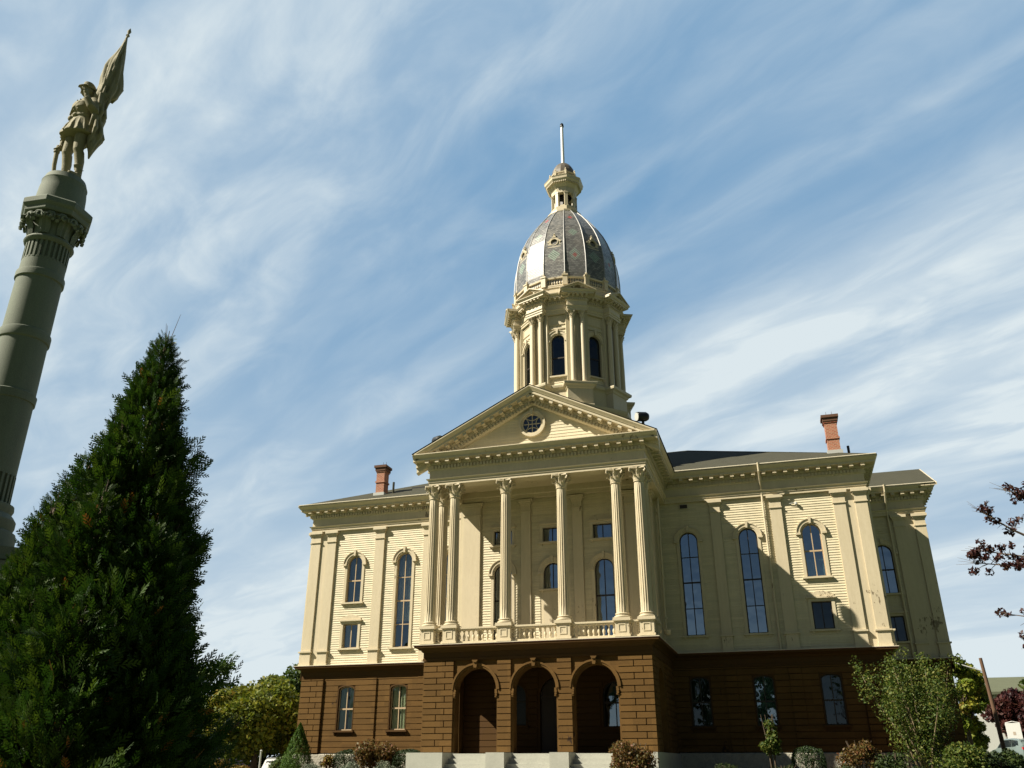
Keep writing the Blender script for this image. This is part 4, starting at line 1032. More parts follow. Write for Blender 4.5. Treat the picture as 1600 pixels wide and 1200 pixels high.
for az in range(0, 360, 45):
    z = 25.14; r = 2.50; a = R(az); nx, ny = math.sin(a), -math.cos(a); F = TF(az, r-.08)
    d_ = MB(); d_.arc(F, 0, z, .19, .28, -.12, .12, 0, 2*PI, 20); d_.arc(F, 0, z, .17, .21, .10, .15, 0, 2*PI, 20)
    d_.fpoly(F, [(-.28, z-.30), (.28, z-.30), (.30, z-.24), (.26, z-.18), (.26, z), (-.26, z), (-.26, z-.18), (-.30, z-.24)], -.2, .09) if False else None
    for sg in (-1, 1):
        d_.fpoly(F, [(sg*.24, z-.24), (sg*.34, z-.26), (sg*.34, z-.16), (sg*.28, z-.04)], -.15, .12); d_.arc(F, sg*.29, z+.04, 0, .06, -.15, .13, 0, 2*PI, 10)
    d_.fbox(F, -.33, .33, z-.34, z-.27, -.05, .15)
    d_.fpoly(F, [(-.10, z+.24), (.10, z+.24), (.07, z+.36), (-.07, z+.36)], -.3, .12); d_.lathe(F[0]+nx*.02, F[1]+ny*.02, [(.05, z+.36), (.08, z+.40), (.03, z+.46), (.06, z+.50), (.0, z+.58)], 10)
    dd = hb(d_, 'dormer', M_trim, dome)
    p = MB(); p.f.append(tuple(range(20))); p.v += [p.P(F, .2*math.cos(j*PI/10), z+.2*math.sin(j*PI/10), .06) for j in range(20)]
    p.rings([[p.P(F, .2*math.cos(j*PI/10), z+.2*math.sin(j*PI/10), .06) for j in range(20)], [p.P(F, .2*math.cos(j*PI/10), z+.2*math.sin(j*PI/10), -.3) for j in range(20)]], caps=False)
    hb(p, 'dormer_pane', mat('dormer_glass', (.01, .013, .02), .1, spec=.8) if az == 0 else bpy.data.materials['dormer_glass'], dome)
# lantern
la = MB(); la.sweep(ngon(16, .92, R(P16)), [(-.3, 28.1), (.0, 28.1), (.03, 28.14), (.03, 28.24), (-.06, 28.30), (-.3, 28.34)], closed=True)
la.hexa(ngon(8, .74, R(22.5)), 28.2, 28.62)
la.sweep(ngon(8, .66, R(22.5)), [(-.2, 29.55), (.03, 29.55), (.03, 29.86), (.0, 29.88), (.05, 29.92), (.10, 29.98), (.14, 30.03), (.30, 30.16), (.36, 30.24), (.37, 30.36), (.40, 30.42), (.34, 30.45), (.0, 30.52), (-.2, 30.52)], closed=True)
lan = hb(la, 'lantern', M_trim)
la = MB()
for k in range(8):
    F = TF(22.5+45*k, .665); la.fbox(F, -.085, .085, 28.6, 29.6, -.12, .02)
    la.fbox(F, -.10, .10, 28.6, 28.72, -.12, .035); la.fbox(F, -.10, .10, 29.48, 29.56, -.12, .035)
    F = TF(45*k, .61); w_ = .2
    la.arc(F, 0, 29.40, .15, .30, -.06, .0, 0, PI, 10)
    la.fbox(F, -.15, .15, 28.6, 28.74, -.06, 0)
hb(la, 'lantern_pier', M_trim, lan)
la = MB(); la.lathe(TX, TY, [(.30, 28.5), (.30, 29.6)], 12); hb(la, 'lantern_core', M_sashd, lan)
la = MB(); la.along(ngon(8, .66, R(22.5)), .11, .028, .12, .30, 30.06, 30.17, closed=True, margin=-.05); hb(la, 'modillions', M_trim, lan)
la = MB(); la.sweep(ngon(8, .76, R(22.5)), [(-.08, 30.80), (.02, 30.80), (.03, 30.86), (-.08, 30.86)], closed=True); la.sweep(ngon(8, .76, R(22.5)), [(-.3, 30.45), (.02, 30.45), (.02, 30.58), (-.08, 30.58)], closed=True)
la.along(ngon(8, .76, R(22.5)), .075, .018, -.05, -.005, 30.58, 30.80, closed=True, margin=.04)
for k in range(8):
    x, y = ngon(8, .74, R(22.5))[k]; la.box(x-.05, x+.05, y-.05, y+.05, 30.5, 30.92); la.lathe(x, y, [(.02, 30.92), (.05, 30.98), (.03, 31.05), (0, 31.1)], 8)
hb(la, 'lantern_balustrade', M_trim, lan)
la = MB(); la.lathe(TX, TY, [(.66, 30.52), (.67, 30.9), (.64, 31.15), (.56, 31.4), (.43, 31.62), (.27, 31.78), (.1, 31.9), (.05, 31.92)], 16); hb(la, 'lantern_dome', mat('small_dome_metal', (.12, .10, .075), .5, noise=[(8, .6, 1, (.05, .055, .045))]), lan)
la = MB(); la.tube([(TX, TY, 31.85), (TX, TY, 34.5)], [.10, .075], 12); sp_ = hb(la, 'spire_pole', M_white, smooth=30)
la = MB(); la.lathe(TX, TY, [(.0, 34.46), (.11, 34.50), (.11, 34.58), (.08, 34.60), (.10, 34.66), (.06, 34.74), (0, 34.77)], 12); hb(la, 'finial', M_black, sp_)

# ------------------------------------------------------------------ floodlights on the portico roof
for i, (x, y, zl, az, lab) in enumerate(((4.22, 1.0, 14.0, 215, 'black barrel floodlight on a stem, on the right slope of the portico roof'), (-4.45, 1.0, 13.93, -35, 'black barrel floodlight half hidden behind the left slope of the portico roof'))):
    zr_ = AP+.03-SL*abs(x-XP); t_ = thing('floodlight', lab, 'floodlight', (x, y, zr_), 'floodlights on the portico roof')
    m = MB(); m.tube([(x, y, zr_-.02), (x, y, zl-.2)], .03, 8); m.lathe(x, y, [(.07, zr_-.0), (.09, zr_+.04), (.03, zr_+.06)], 10); m.tube([(x, y, zl-.3), (x, y, zl-.12)], .055, 8)
    m.build('stand', M_black, t_)
    a = R(az); d = Vector((math.cos(a), math.sin(a), -.12)).normalized(); c = Vector((x, y, zl)); m = MB()
    m.tube([c+d*.26, c+d*.2, c-d*.12, c-d*.22, c-d*.26], [.185, .195, .19, .14, .06], 18); m.build('housing', M_black, t_, smooth=40)
    m = MB(); m.tube([c+d*.255, c+d*.275], [.165, .165], 18); m.build('lens', mat('lens_glass', (.5, .5, .45), .15), t_)

# ------------------------------------------------------------------ MONUMENT COLUMN AND STATUE
MX, MY, MZ = -4.70, -19.06, 12.62
fv = Vector((.764, -.645)); rv = Vector((.645, .764))       # towards the viewer side, and to its right
mon = thing('monument_column', 'tall banded grey granite monument column carrying a stone soldier', 'column', (MX, MY, gz(MX, MY)))
MO = (MX, MY, gz(MX, MY))
def ml(prof, name, n=40, ph=0, smooth=35, parent=mon):
    m = MB(); m.lathe(MX, MY, [(r, MZ+z) for r, z in prof], n, ph); return m.build(name, M_mon, parent, origin=MO, smooth=smooth)
ml([(.47, -5.02), (.43, -5.0), (.425, -4.9), (.415, -3.8), (.44, -3.78), (.445, -3.76), (.445, -3.62), (.44, -3.60), (.41, -3.58), (.405, -2.5), (.435, -2.48), (.435, -2.36), (.43, -2.34), (.40, -2.32), (.395, -2.05)][1:], 'shaft')
ml([(.43, -6.40), (.425, -5.02), (.45, -5.01), (.455, -4.86), (.425, -4.84)], 'shaft_drum')
def fluted(z0, z1, r0, r1, n, name):
    m = MB(); rings = []
    for z, r in ((z0, r0), (z1, r1)):
        ring = []
        for k in range(n):
            for q, dd in ((0, 1), (.45, 1), (.5, .91), (.95, .91)): a = 2*PI*(k+q)/n; ring.append((MX+r*dd*math.cos(a), MY+r*dd*math.sin(a), MZ+z))
        rings.append(ring)
    m.rings(rings); m.build(name, M_mon, mon, origin=MO)
fluted(-2.08, -1.66, .40, .40, 28, 'fluted_neck'); fluted(-6.95, -6.38, .445, .435, 28, 'fluted_foot')
ml([(.40, -1.70), (.44, -1.67), (.455, -1.63), (.44, -1.59), (.40, -1.57)], 'neck_ring')
ml([(.66, -7.75), (.66, -7.5), (.64, -7.42), (.57, -7.38), (.60, -7.3), (.60, -7.2), (.55, -7.13), (.50, -7.08), (.53, -7.0), (.52, -6.93), (.45, -6.9)], 'column_foot')
m = MB(); zb = gz(MX, MY)-.05; Z = lambda z: MZ+z
def sq(m, h, z0, z1): 
    m.hexa([(MX+fv.x*a+rv.x*b, MY+fv.y*a+rv.y*b) for a, b in ((-h, -h), (-h, h), (h, h), (h, -h))][::-1], z0, z1)
sq(m, .74, Z(-7.95), Z(-7.74)); sq(m, .70, 2.6, Z(-7.95)); sq(m, .85, Z(-8.2), Z(-8.0)); sq(m, .95, 1.7, 2.6); sq(m, 1.25, .9, 1.7); sq(m, 1.7, zb, .9); m.build('pedestal', M_mon, mon, origin=MO)
# capital
m = MB(); ph = math.atan2(fv.y, fv.x)
m.lathe(MX, MY, [(.38, Z(-1.6)), (.40, Z(-1.35)), (.46, Z(-1.18)), (.50, Z(-1.08)), (.48, Z(-1.04))], 32)
bell = MB()
def mleaf(ang, r0, z0, h, w, k):
    c, s_ = math.cos(ang), math.sin(ang); rs = []
    for t, o_, ww in ((0, 0, .8), (.4, .02, 1.0), (.75, .07, 1.0), (1, .15, .7), (.9, .21, .45), (.72, .20, .2)):
        r = r0+o_*k; hw = w*ww; rs.append([(MX+c*(r+e_)-s_*x, MY+s_*(r+e_)+c*x, Z(z0+h*t)) for x, e_ in ((-hw, 0), (-hw*.4, .035), (0, .01), (hw*.4, .035), (hw, 0), (0, -.03))])
    m.rings(rs)
for k in range(8): mleaf(ph+PI/8+k*PI/4, .40, -1.55, .36, .11, 1.0)
for k in range(8):                               # rosettes and scroll pairs at the top
    a = ph+PI/8+k*PI/4; c, s_ = math.cos(a), math.sin(a)
    for sg in (-1, 1):
        pts = []
        for q in range(9):
            b = q*PI*.30; rr = .085*(1-q*.085); pts.append((MX+c*(.53+.02*q*.3)-s_*sg*(.10+rr*math.cos(b)), MY+s_*(.53+.02*q*.3)+c*sg*(.10+rr*math.cos(b)), Z(-1.22+rr*math.sin(b))))
        m.tube(pts, [.032]*6+[.025]*3, 6)
    a2 = a+PI/8; 
    for q in range(5):
        b = 2*PI*q/5; m.tube([(MX+math.cos(a2)*.50-math.sin(a2)*.02*math.cos(b), MY+math.sin(a2)*.50+math.cos(a2)*.02*math.cos(b), Z(-1.25+.02*math.sin(b))), (MX+math.cos(a2)*.56-math.sin(a2)*.075*math.cos(b), MY+math.sin(a2)*.56+math.cos(a2)*.075*math.cos(b), Z(-1.25+.075*math.sin(b)))], [.02, .04], 6)
m.build('capital', M_mon, mon, origin=MO, smooth=40)
ml([(.60, -1.10), (.615, -1.08), (.625, -1.0), (.655, -.97), (.675, -.94), (.675, -.84), (.64, -.80), (.30, -.74)], 'abacus', n=8, ph=ph+PI/8, smooth=False)
ml([(.46, -.80), (.455, -.6), (.44, -.35), (.42, -.20), (.43, -.17), (.41, -.12), (.38, -.03), (.33, 0), (.1, .0)], 'statue_base', smooth=30)

def remeshed(mb, name, m, parent, origin, vox=.014, sm=4, disp=0):
    me = bpy.data.meshes.new('t'); me.from_pydata(mb.v, [], mb.f)
    bm = bmesh.new(); bm.from_mesh(me); bmesh.ops.recalc_face_normals(bm, faces=bm.faces); bm.to_mesh(me); bm.free()
    o = bpy.data.objects.new('t', me); COL.objects.link(o)
    md = o.modifiers.new('r', 'REMESH'); md.mode = 'VOXEL'; md.voxel_size = vox
    ms = o.modifiers.new('s', 'SMOOTH'); ms.iterations = sm; ms.factor = .5
    dg = bpy.context.evaluated_depsgraph_get(); me2 = bpy.data.meshes.new_from_object(o.evaluated_get(dg)); bpy.data.objects.remove(o)
    me2.name = name; me2.materials.clear(); me2.materials.append(m)
    me2.transform(Matrix.Translation(Vector(origin)*-1))
    for p in me2.polygons: p.use_smooth = True
    ob = bpy.data.objects.new(name, me2); COL.objects.link(ob); ob.parent = parent; ob['_o'] = tuple(origin); return ob
SO = (MX, MY, MZ)
stat = thing('soldier_statue', 'stone standard bearer in cap and belted coat holding a furled flag, on the monument column', 'statue', SO)
f2 = Vector(fv)*.5-Vector(rv)*.866; l2 = Vector((-f2.y, f2.x))      # body forward and body left
if l2.dot(rv) < 0: l2 = -l2
def B(x, y, z):
    x *= 1.09; y *= 1.09; return Vector((MX+f2.x*x+l2.x*y, MY+f2.y*x+l2.y*y, MZ+z))
def V2(r, d, z): return Vector((MX+rv.x*r+fv.x*d, MY+rv.y*r+fv.y*d, MZ+z))
bd = MB()
def ell(mb, c, ax, n=14, rot=None):
    """ellipsoid with body axes"""
    rs = []
    for j in range(1, 10):
        t = PI*j/10; ring = []
        for k in range(n):
            a = 2*PI*k/n; x, y, z = math.sin(t)*math.cos(a)*ax[0], math.sin(t)*math.sin(a)*ax[1], math.cos(t)*ax[2]
            ring.append(Vector((MX+1.09*(f2.x*(c[0]+x)+l2.x*(c[1]+y)), MY+1.09*(f2.y*(c[0]+x)+l2.y*(c[1]+y)), MZ+c[2]+z)))
        rs.append(ring)
    mb.rings(rs)
def ellring(mb, secs, n=28, ripple=0, ph=0):
    rs = []
    for (x0, y0, z, rx, ry, rp) in secs:
        rs.append([B(x0+rx*(1+rp*math.sin(9*a+ph))*math.cos(a), y0+ry*(1+rp*math.sin(9*a+ph))*math.sin(a), z) for a in [2*PI*k/n for k in range(n)]])
    mb.rings(rs)
# legs
bd.tube([B(.01, -.11, 1.25), B(.03, -.125, .95), B(.055, -.13, .70), B(.035, -.125, .66), B(.0, -.125, .45), B(-.01, -.12, .14), B(0, -.12, .04)], [.135, .125, .098, .10, .095, .068, .07], 14)
bd.tube([B(0, .12, 1.25), B(.02, .15, .95), B(.03, .17, .70), B(.0, .175, .64), B(-.04, .185, .45), B(-.07, .20, .14), B(-.07, .20, .04)], [.135, .125, .10, .102, .095, .068, .07], 14)
bd.tube([B(-.05, -.12, .05), B(.06, -.13, .06), B(.17, -.145, .04), B(.22, -.15, .03)], [.055, .062, .05, .03], 12)
bd.tube([B(-.12, .20, .05), B(-.01, .215, .06), B(.10, .235, .04), B(.15, .245, .03)], [.055, .062, .05, .03], 12)
# torso
ellring(bd, [(0, 0, 1.15, .20, .25, 0), (0, 0, 1.4, .17, .21, 0), (.0, 0, 1.60, .145, .185, 0), (.02, 0, 1.80, .18, .235, 0), (.02, 0, 1.95, .175, .25, 0), (.0, 0, 2.05, .13, .21, 0), (-.0, 0, 2.10, .08, .12, 0), (0, 0, 2.14, .055, .065, 0)])
bd.tube([B(0, 0, 2.05), B(.01, 0, 2.16), B(.02, 0, 2.25)], [.085, .075, .075], 14)
# head with face
ell(bd, (.03, 0, 2.34), (.125, .105, .155)); ell(bd, (.09, 0, 2.26), (.06, .065, .065)); 
bd.tube([B(.145, 0, 2.37), B(.185, 0, 2.305), B(.16, 0, 2.295)], [.016, .026, .022], 8)
bd.tube([B(.125, -.075, 2.385), B(.152, 0, 2.395), B(.125, .075, 2.385)], [.018, .02, .018], 8)
bd.tube([B(.13, -.07, 2.262), B(.165, 0, 2.275), B(.13, .07, 2.262)], [.014, .024, .014], 8)      # moustache
bd.tube([B(.13, -.03, 2.235), B(.145, 0, 2.237), B(.13, .03, 2.235)], .013, 6)
for sg in (-1, 1):
    ell(bd, (.125, sg*.045, 2.35), (.018, .022, .014), 8); ell(bd, (.02, sg*.11, 2.33), (.028, .016, .04), 8)
ell(bd, (-.03, 0, 2.33), (.10, .108, .14))
# arms: right hangs with the hand on the sword hilt, left bends up to hold the staff
bd.tube([B(0, -.235, 2.0), B(-.03, -.30, 1.85), B(-.06, -.34, 1.55), B(-.02, -.37, 1.30), B(.05, -.37, 1.08), B(.06, -.365, 1.0)], [.095, .085, .072, .068, .055, .045], 12)
bd.tube([B(0, .235, 2.0), B(.02, .31, 1.86), B(.03, .38, 1.62), B(.12, .36, 1.72), B(.22, .31, 1.95), B(.235, .30, 2.0)], [.095, .085, .075, .068, .052, .045], 12)
# hands
def hand(c, up, fwd_, curl_c):
    bd.tube([c, c+up*.05, c+up*.10], [.045, .052, .045], 10)
    side = up.cross(fwd_).normalized()
    for i in range(4):
        s0 = c+up*.09+side*(.036-.024*i); L_ = (.085, .095, .09, .07)[i]
        bd.tube([s0, s0+up*L_*.4+fwd_*.025, s0+up*L_*.35+fwd_*.07, s0-up*.0+fwd_*.085], [.015, .014, .013, .011], 6)
    bd.tube([c+up*.03+side*.05, c+up*.07+side*.075+fwd_*.03, c+up*.09+side*.04+fwd_*.07], [.017, .015, .012], 6)
hand(B(.06, -.365, 1.0), (B(.09, -.36, .9)-B(.06, -.365, 1.0)).normalized(), Vector((f2.x, f2.y, 0))*-.6+Vector((l2.x, l2.y, 0))*.4, 0)
hand(B(.235, .30, 1.99), Vector((f2.x*.3, f2.y*.3, 1)).normalized(), Vector((f2.x, f2.y, 0))*.7-Vector((l2.x, l2.y, 0))*.5, 0)
# trouser folds at knees and boots
for (x, y, z, sg) in ((.07, -.13, .73, 1), (.06, -.13, .66, -1), (.05, .17, .73, -1), (.045, .175, .66, 1), (.0, .19, .3, 1), (.02, -.125, .3, -1), (.0, -.12, .17, 1), (-.05, .20, .17, 1)):
    bd.tube([B(x-.05, y-.10, z-.03*sg), B(x+.045, y, z), B(x-.05, y+.10, z+.04*sg)], [.014, .02, .012], 6)
remeshed(bd, 'body', M_statue, stat, SO, .0125, 2)
ct = MB()
ellring(ct, [(0, 0, 1.10, .30, .345, .055), (0, 0, 1.16, .285, .335, .05), (0, 0, 1.30, .245, .295, .03), (0, 0, 1.45, .195, .245, .015), (0, 0, 1.58, .160, .205, 0), (.0, 0, 1.66, .158, .20, 0), (.02, 0, 1.80, .20, .25, 0), (.02, 0, 1.92, .20, .265, 0), (.0, 0, 2.03, .145, .215, 0), (0, 0, 2.09, .095, .12, 0)], n=72)
ct.tube([B(.0, -.225, 2.01), B(-.03, -.305, 1.85), B(-.06, -.345, 1.55), B(-.02, -.37, 1.32), B(.04, -.375, 1.12)], [.105, .098, .086, .082, .075], 14)
ct.tube([B(.0, .225, 2.01), B(.02, .315, 1.86), B(.03, .385, 1.62), B(.12, .365, 1.72), B(.205, .315, 1.90)], [.105, .098, .09, .082, .072], 14)
# belt, buckle, crossing strap, collar, buttons, lapel folds
ellring(ct, [(0, 0, 1.585, .180, .222, 0), (0, 0, 1.64, .180, .222, 0)], 40)
ell(ct, (.185, 0, 1.61), (.025, .05, .045)); ell(ct, (.16, -.13, 1.57), (.05, .06, .07))
ellring(ct, [(.005, 0, 2.06, .105, .12, 0), (.015, 0, 2.13, .095, .10, 0)], 24)
ct.tube([B(.10, .19, 2.0), B(.20, .08, 1.9), B(.215, -.05, 1.78), B(.17, -.16, 1.66)], .022, 8)
for z in (1.72, 1.79, 1.86, 1.93, 2.0): 
    ell(ct, (.215-.05*abs(z-1.86)-.02*(z > 1.95), -.02, z), (.016, .016, .016), 8); ell(ct, (.205-.05*abs(z-1.86)-.02*(z > 1.95), .06, z), (.016, .016, .016), 8)
for a, dz in ((-.6, .1), (-.2, .0), (.3, .05), (.7, .1), (1.1, .0), (-1.1, .05)):
    ct.tube([B(.18*math.cos(a), .225*math.sin(a), 1.5), B(.26*math.cos(a+.06), .31*math.sin(a+.06), 1.28), B(.295*math.cos(a+.1), .345*math.sin(a+.1), 1.12)], [.012, .022, .028], 6)
for z, y in ((1.45, -.41), (1.62, -.38), (1.78, -.34)): ct.tube([B(.05, y+.10, z), B(.04, y-.02, z-.03), B(-.10, y+.0, z-.01)], [.010, .018, .010], 6)
remeshed(ct, 'coat', M_statue, stat, SO, .0125, 2)
kp = MB()
ellring(kp, [(.02, 0, 2.40, .138, .122, 0), (.015, 0, 2.46, .132, .118, 0), (.03, 0, 2.52, .118, .105, 0), (.045, 0, 2.555, .10, .09, 0), (.045, 0, 2.565, .05, .05, 0)], 24)
kp.rings([[B(.12+.0, y, 2.415+.0) for y in (-.10, -.05, 0, .05, .10)]+[B(.12, y, 2.435) for y in (.10, .05, 0, -.05, -.10)], [B(.19-.9*y*y, y, 2.395) for y in (-.10, -.05, 0, .05, .10)]+[B(.19-.9*y*y, y, 2.412) for y in (.10, .05, 0, -.05, -.10)], [B(.245-4*y*y, y*.85, 2.365) for y in (-.10, -.05, 0, .05, .10)]+[B(.245-4*y*y, y*.85, 2.38) for y in (.10, .05, 0, -.05, -.10)]])
remeshed(kp, 'cap', M_statue, stat, SO, .009, 2)
# sword and scabbard under the right hand, tree stump support
sw = MB(); sw.tube([B(.11, -.36, .96), B(.12, -.36, .84), B(.11, -.34, .45), B(.08, -.30, .05), B(.08, -.30, 0.0)], [.04, .045, .042, .038, .03], 10)
sw.tube([B(.09, -.45, .90), B(.17, -.37, .84), B(.14, -.29, .88), B(.10, -.33, .97)], .022, 8); sw.tube([B(.12, -.36, .78), B(.12, -.36, .83)], .06, 10)
sw.build('sword', M_statue, stat, origin=SO, smooth=50)
st = MB(); st.tube([B(-.12, -.26, -.01), B(-.13, -.25, .2), B(-.10, -.24, .42)], [.12, .085, .07], 12)
for a in range(7): b = 2*PI*a/7; st.tube([B(-.12+.06*math.cos(b), -.26+.06*math.sin(b), .16), B(-.12+.16*math.cos(b), -.26+.16*math.sin(b), .0)], [.04, .045], 8)
for (x, y, z) in ((-.02, -.38, .16), (.03, -.36, .06), (-.08, -.40, .24)): ell(st, (x, y, z), (.06, .06, .05), 10)
remeshed(st, 'tree_stump', M_statue, stat, SO, .015, 2)
# staff and furled flag
sp = MB(); sp.tube([V2(.27, .30, .62), V2(.30, .24, 1.5), V2(.37, .12, 2.8), V2(.445, .02, 4.30)], [.024, .024, .022, .018], 10)
sp.lathe(0, 0, [(0, 0)], 3) if False else None
c = V2(.447, .0, 4.30); sp.tube([c+Vector((0, 0, -.04)), c, c+Vector((0, 0, .05))], [.02, .045, .02], 10); sp.tube([c+Vector((0, 0, .04)), c+Vector((rv.x*.01, rv.y*.01, .13)), c+Vector((rv.x*.02, rv.y*.02, .24))], [.015, .045, .003], 8)
sp.build('flagstaff', M_statue, stat, origin=SO, smooth=50)
def itp(tab, z):
    for (z0, a), (z1, b_) in zip(tab[:-1], tab[1:]):
        if z1 <= z <= z0: return b_+(a-b_)*(z-z1)/(z0-z1)
    return tab[0][1] if z > tab[0][0] else tab[-1][1]
LT = [(4.26, .42), (3.9, .365), (3.6, .285), (3.3, .19), (3.1, .145), (2.75, .125), (2.5, .135), (2.15, .09), (1.9, .13), (1.66, .16), (1.26, .15), (.9, .18), (.7, .24), (.52, .27)]
RT = [(4.26, .455), (3.92, .475), (3.5, .51), (3.09, .54), (2.7, .60), (2.58, .605), (2.40, .57), (2.30, .545), (2.23, .44), (2.13, .42), (1.97, .39), (1.80, .41), (1.61, .44), (1.42, .41), (1.2, .45), (1.02, .47), (.85, .40), (.7, .35), (.52, .30)]
fl = MB(); rs = []; zz = 4.26; NN = 60; i = 0
while zz > .5:
    a, b_ = itp(LT, zz), itp(RT, zz); cx = (a+b_)/2; hw = (b_-a)/2; dc = .02+.36*(4.3-zz)/4.3*.75; dd = min(.16, .03+hw*.6)
    ring = []
    for k in range(NN):
        t = 2*PI*k/NN; rp = 1+.13*math.sin(7*t+zz*2.1)+.08*math.sin(13*t-zz*3.3+1)+.05*math.sin(4*t+zz*7)
        if abs(math.cos(t)) > .8: rp = 1+(rp-1)*.35
        ring.append(V2(cx+hw*math.cos(t)*rp, dc+dd*math.sin(t)*rp, zz+.05*math.cos(t*2+1)*min(1, hw*5)))
    rs.append(ring); zz -= .045; i += 1
fl.rings(rs)
# diagonal gathered folds over the front and ragged fringe swags
rf = random.Random(4)
for j in range(16):
    z0 = 4.0-j*.2; a, b_ = itp(LT, z0), itp(RT, z0); z1 = z0-.7-.3*rf.random(); a1, b1 = itp(LT, max(z1, .55)), itp(RT, max(z1, .55))
    t0, t1 = .25+.5*rf.random(), rf.random()*.8+.1; dc0, dc1 = .02+.36*(4.3-z0)/4.3*.75, .02+.36*(4.3-z1)/4.3*.75
    p0 = V2(a+(b_-a)*t0, dc0+.03+(b_-a)*.28, z0); p2 = V2(a1+(b1-a1)*t1, dc1+.04+(b1-a1)*.26, max(z1, .6)); pm = (p0+p2)/2+Vector((fv.x*.03, fv.y*.03, -.05))
    fl.tube([p0, pm, p2], [.012, .03, .016], 7)
for (r_, d_, z0, z1) in ((.20, .30, 2.25, 1.55), (.28, .30, 2.1, 1.35), (.36, .22, 2.0, 1.3), (.24, .36, 1.6, .85), (.36, .3, 1.5, .8), (.42, .22, 1.3, .9), (.16, .3, 1.9, 1.2), (.48, .1, 2.5, 2.2), (.55, .06, 2.9, 2.4)):
    fl.tube([V2(r_, d_, z0), V2(r_+.03, d_+.05, (z0+z1)/2), V2(r_-.02, d_, z1)], [.02, .05, .012], 8)
remeshed(fl, 'flag', M_statue, stat, SO, .013, 1)

# ------------------------------------------------------------------ VEGETATION
rng = np.random.default_rng(11)
def unit(v): return v/np.linalg.norm(v, axis=1, keepdims=True)
def np_mesh(name, V, F, rnd, m, parent, origin):
    """V (N,3), F (M,4) quads, rnd (M,) per face"""
    me = bpy.data.meshes.new(name); V = V-np.array(origin)
    me.vertices.add(len(V)); me.vertices.foreach_set('co', V.astype(np.float32).ravel())
    me.loops.add(F.size); me.loops.foreach_set('vertex_index', F.astype(np.int32).ravel())
    me.polygons.add(len(F)); me.polygons.foreach_set('loop_start', np.arange(0, F.size, 4, dtype=np.int32))
    me.update(calc_edges=True)
    at = me.attributes.new('rnd', 'FLOAT', 'FACE'); at.data.foreach_set('value', rnd.astype(np.float32))
    me.materials.append(m); o = bpy.data.objects.new(name, me); COL.objects.link(o); o.parent = parent; o['_o'] = tuple(origin); return o
def leaves(P, size, aspect=.55, up=.3, nrm=None, droop=0, fold=True):
    """leaf quads: random oriented kites at P"""
    n = len(P); a = unit(rng.normal(size=(n, 3))+np.array([0, 0, -droop]))
    nn = rng.normal(size=(n, 3))+np.array([0, 0, up*2]); 
    if nrm is not None: nn += nrm*1.2
    b = unit(np.cross(nn, a)); s = size*(.6+.8*rng.random((n, 1)))
    c = np.cross(a, b)
    A = P-a*s*.5; C_ = P+a*s*.5; Bp = P-a*s*.05+b*s*aspect*.5+c*s*.08; D = P-a*s*.05-b*s*aspect*.5+c*s*.08
    V = np.stack([A, Bp, C_, D], 1).reshape(-1, 3); F = np.arange(4*n).reshape(-1, 4); return V, F
def clump_points(centers, radii, n, squash=.75):
    k = len(centers); w = radii**2; idx = rng.choice(k, n, p=w/w.sum()); d = unit(rng.normal(size=(n, 3))); r = rng.random((n, 1))**.45
    P = centers[idx]+d*r*radii[idx][:, None]*np.array([1, 1, squash]); return P, d, idx
def limbs(mb, base, targets, r0, seed=0, split=.35):
    rd = random.Random(seed)
    for tg in targets:
        b = Vector(base); t = Vector(tg); mid = b.lerp(t, .45)+Vector((rd.uniform(-.1, .1), rd.uniform(-.1, .1), .08))*(t-b).length
        mb.tube([b, mid, t], [r0, r0*.6, r0*.18], 6)
def tree(name, label, cat, x, y, h, cr, trunk_h, m, nleaf, lsize, seed, group=None, squash=1.0, nclump=26, tr=.18, crz=None, trunk_m=None, z0=None, aspect=.6, lean=(0, 0), bias=None, hollow=.5):
    global rng
    rng = np.random.default_rng(seed); rd = random.Random(seed); z = gz(x, y) if z0 is None else z0
    t_ = thing(name, label, cat, (x, y, z), group); o = (x, y, z)
    crz = crz or (h-trunk_h)/2; cz = z+trunk_h+crz*.95
    d = unit(rng.normal(size=(nclump, 3))); rad = hollow+(1-hollow)*rng.random((nclump, 1))**.6
    C_ = np.array([x+lean[0], y+lean[1], cz])+d*rad*np.array([cr, cr, crz])*.80
    if bias: C_ += rng.normal(size=C_.shape)*bias
    rr = (.22+.20*rng.random(nclump))*cr
    mb = MB(); top = Vector((x+lean[0]*.7, y+lean[1]*.7, cz)); mb.tube([(x, y, z-.2), (x+lean[0]*.2+.03, y, z+trunk_h*.6), tuple(top-Vector((0, 0, crz*.5))), tuple(top+Vector((0, 0, crz*.3)))], [tr*1.25, tr, tr*.7, tr*.2], 10)
    limbs(mb, tuple(top-Vector((0, 0, crz*.6))), [tuple(c) for c in C_[:min(16, nclump)]], tr*.45, seed)
    mb.build('trunk', trunk_m or M_bark, t_, origin=o, smooth=True)
    P, dd, idx = clump_points(C_, rr, nleaf); V, F = leaves(P, lsize, aspect, .35, dd)
    cv = rng.random(nclump); rnd = np.clip(cv[idx]*.45+rng.random(nleaf)*.55, 0, 1)
    np_mesh('crown', V, F, rnd, m, t_, o); return t_
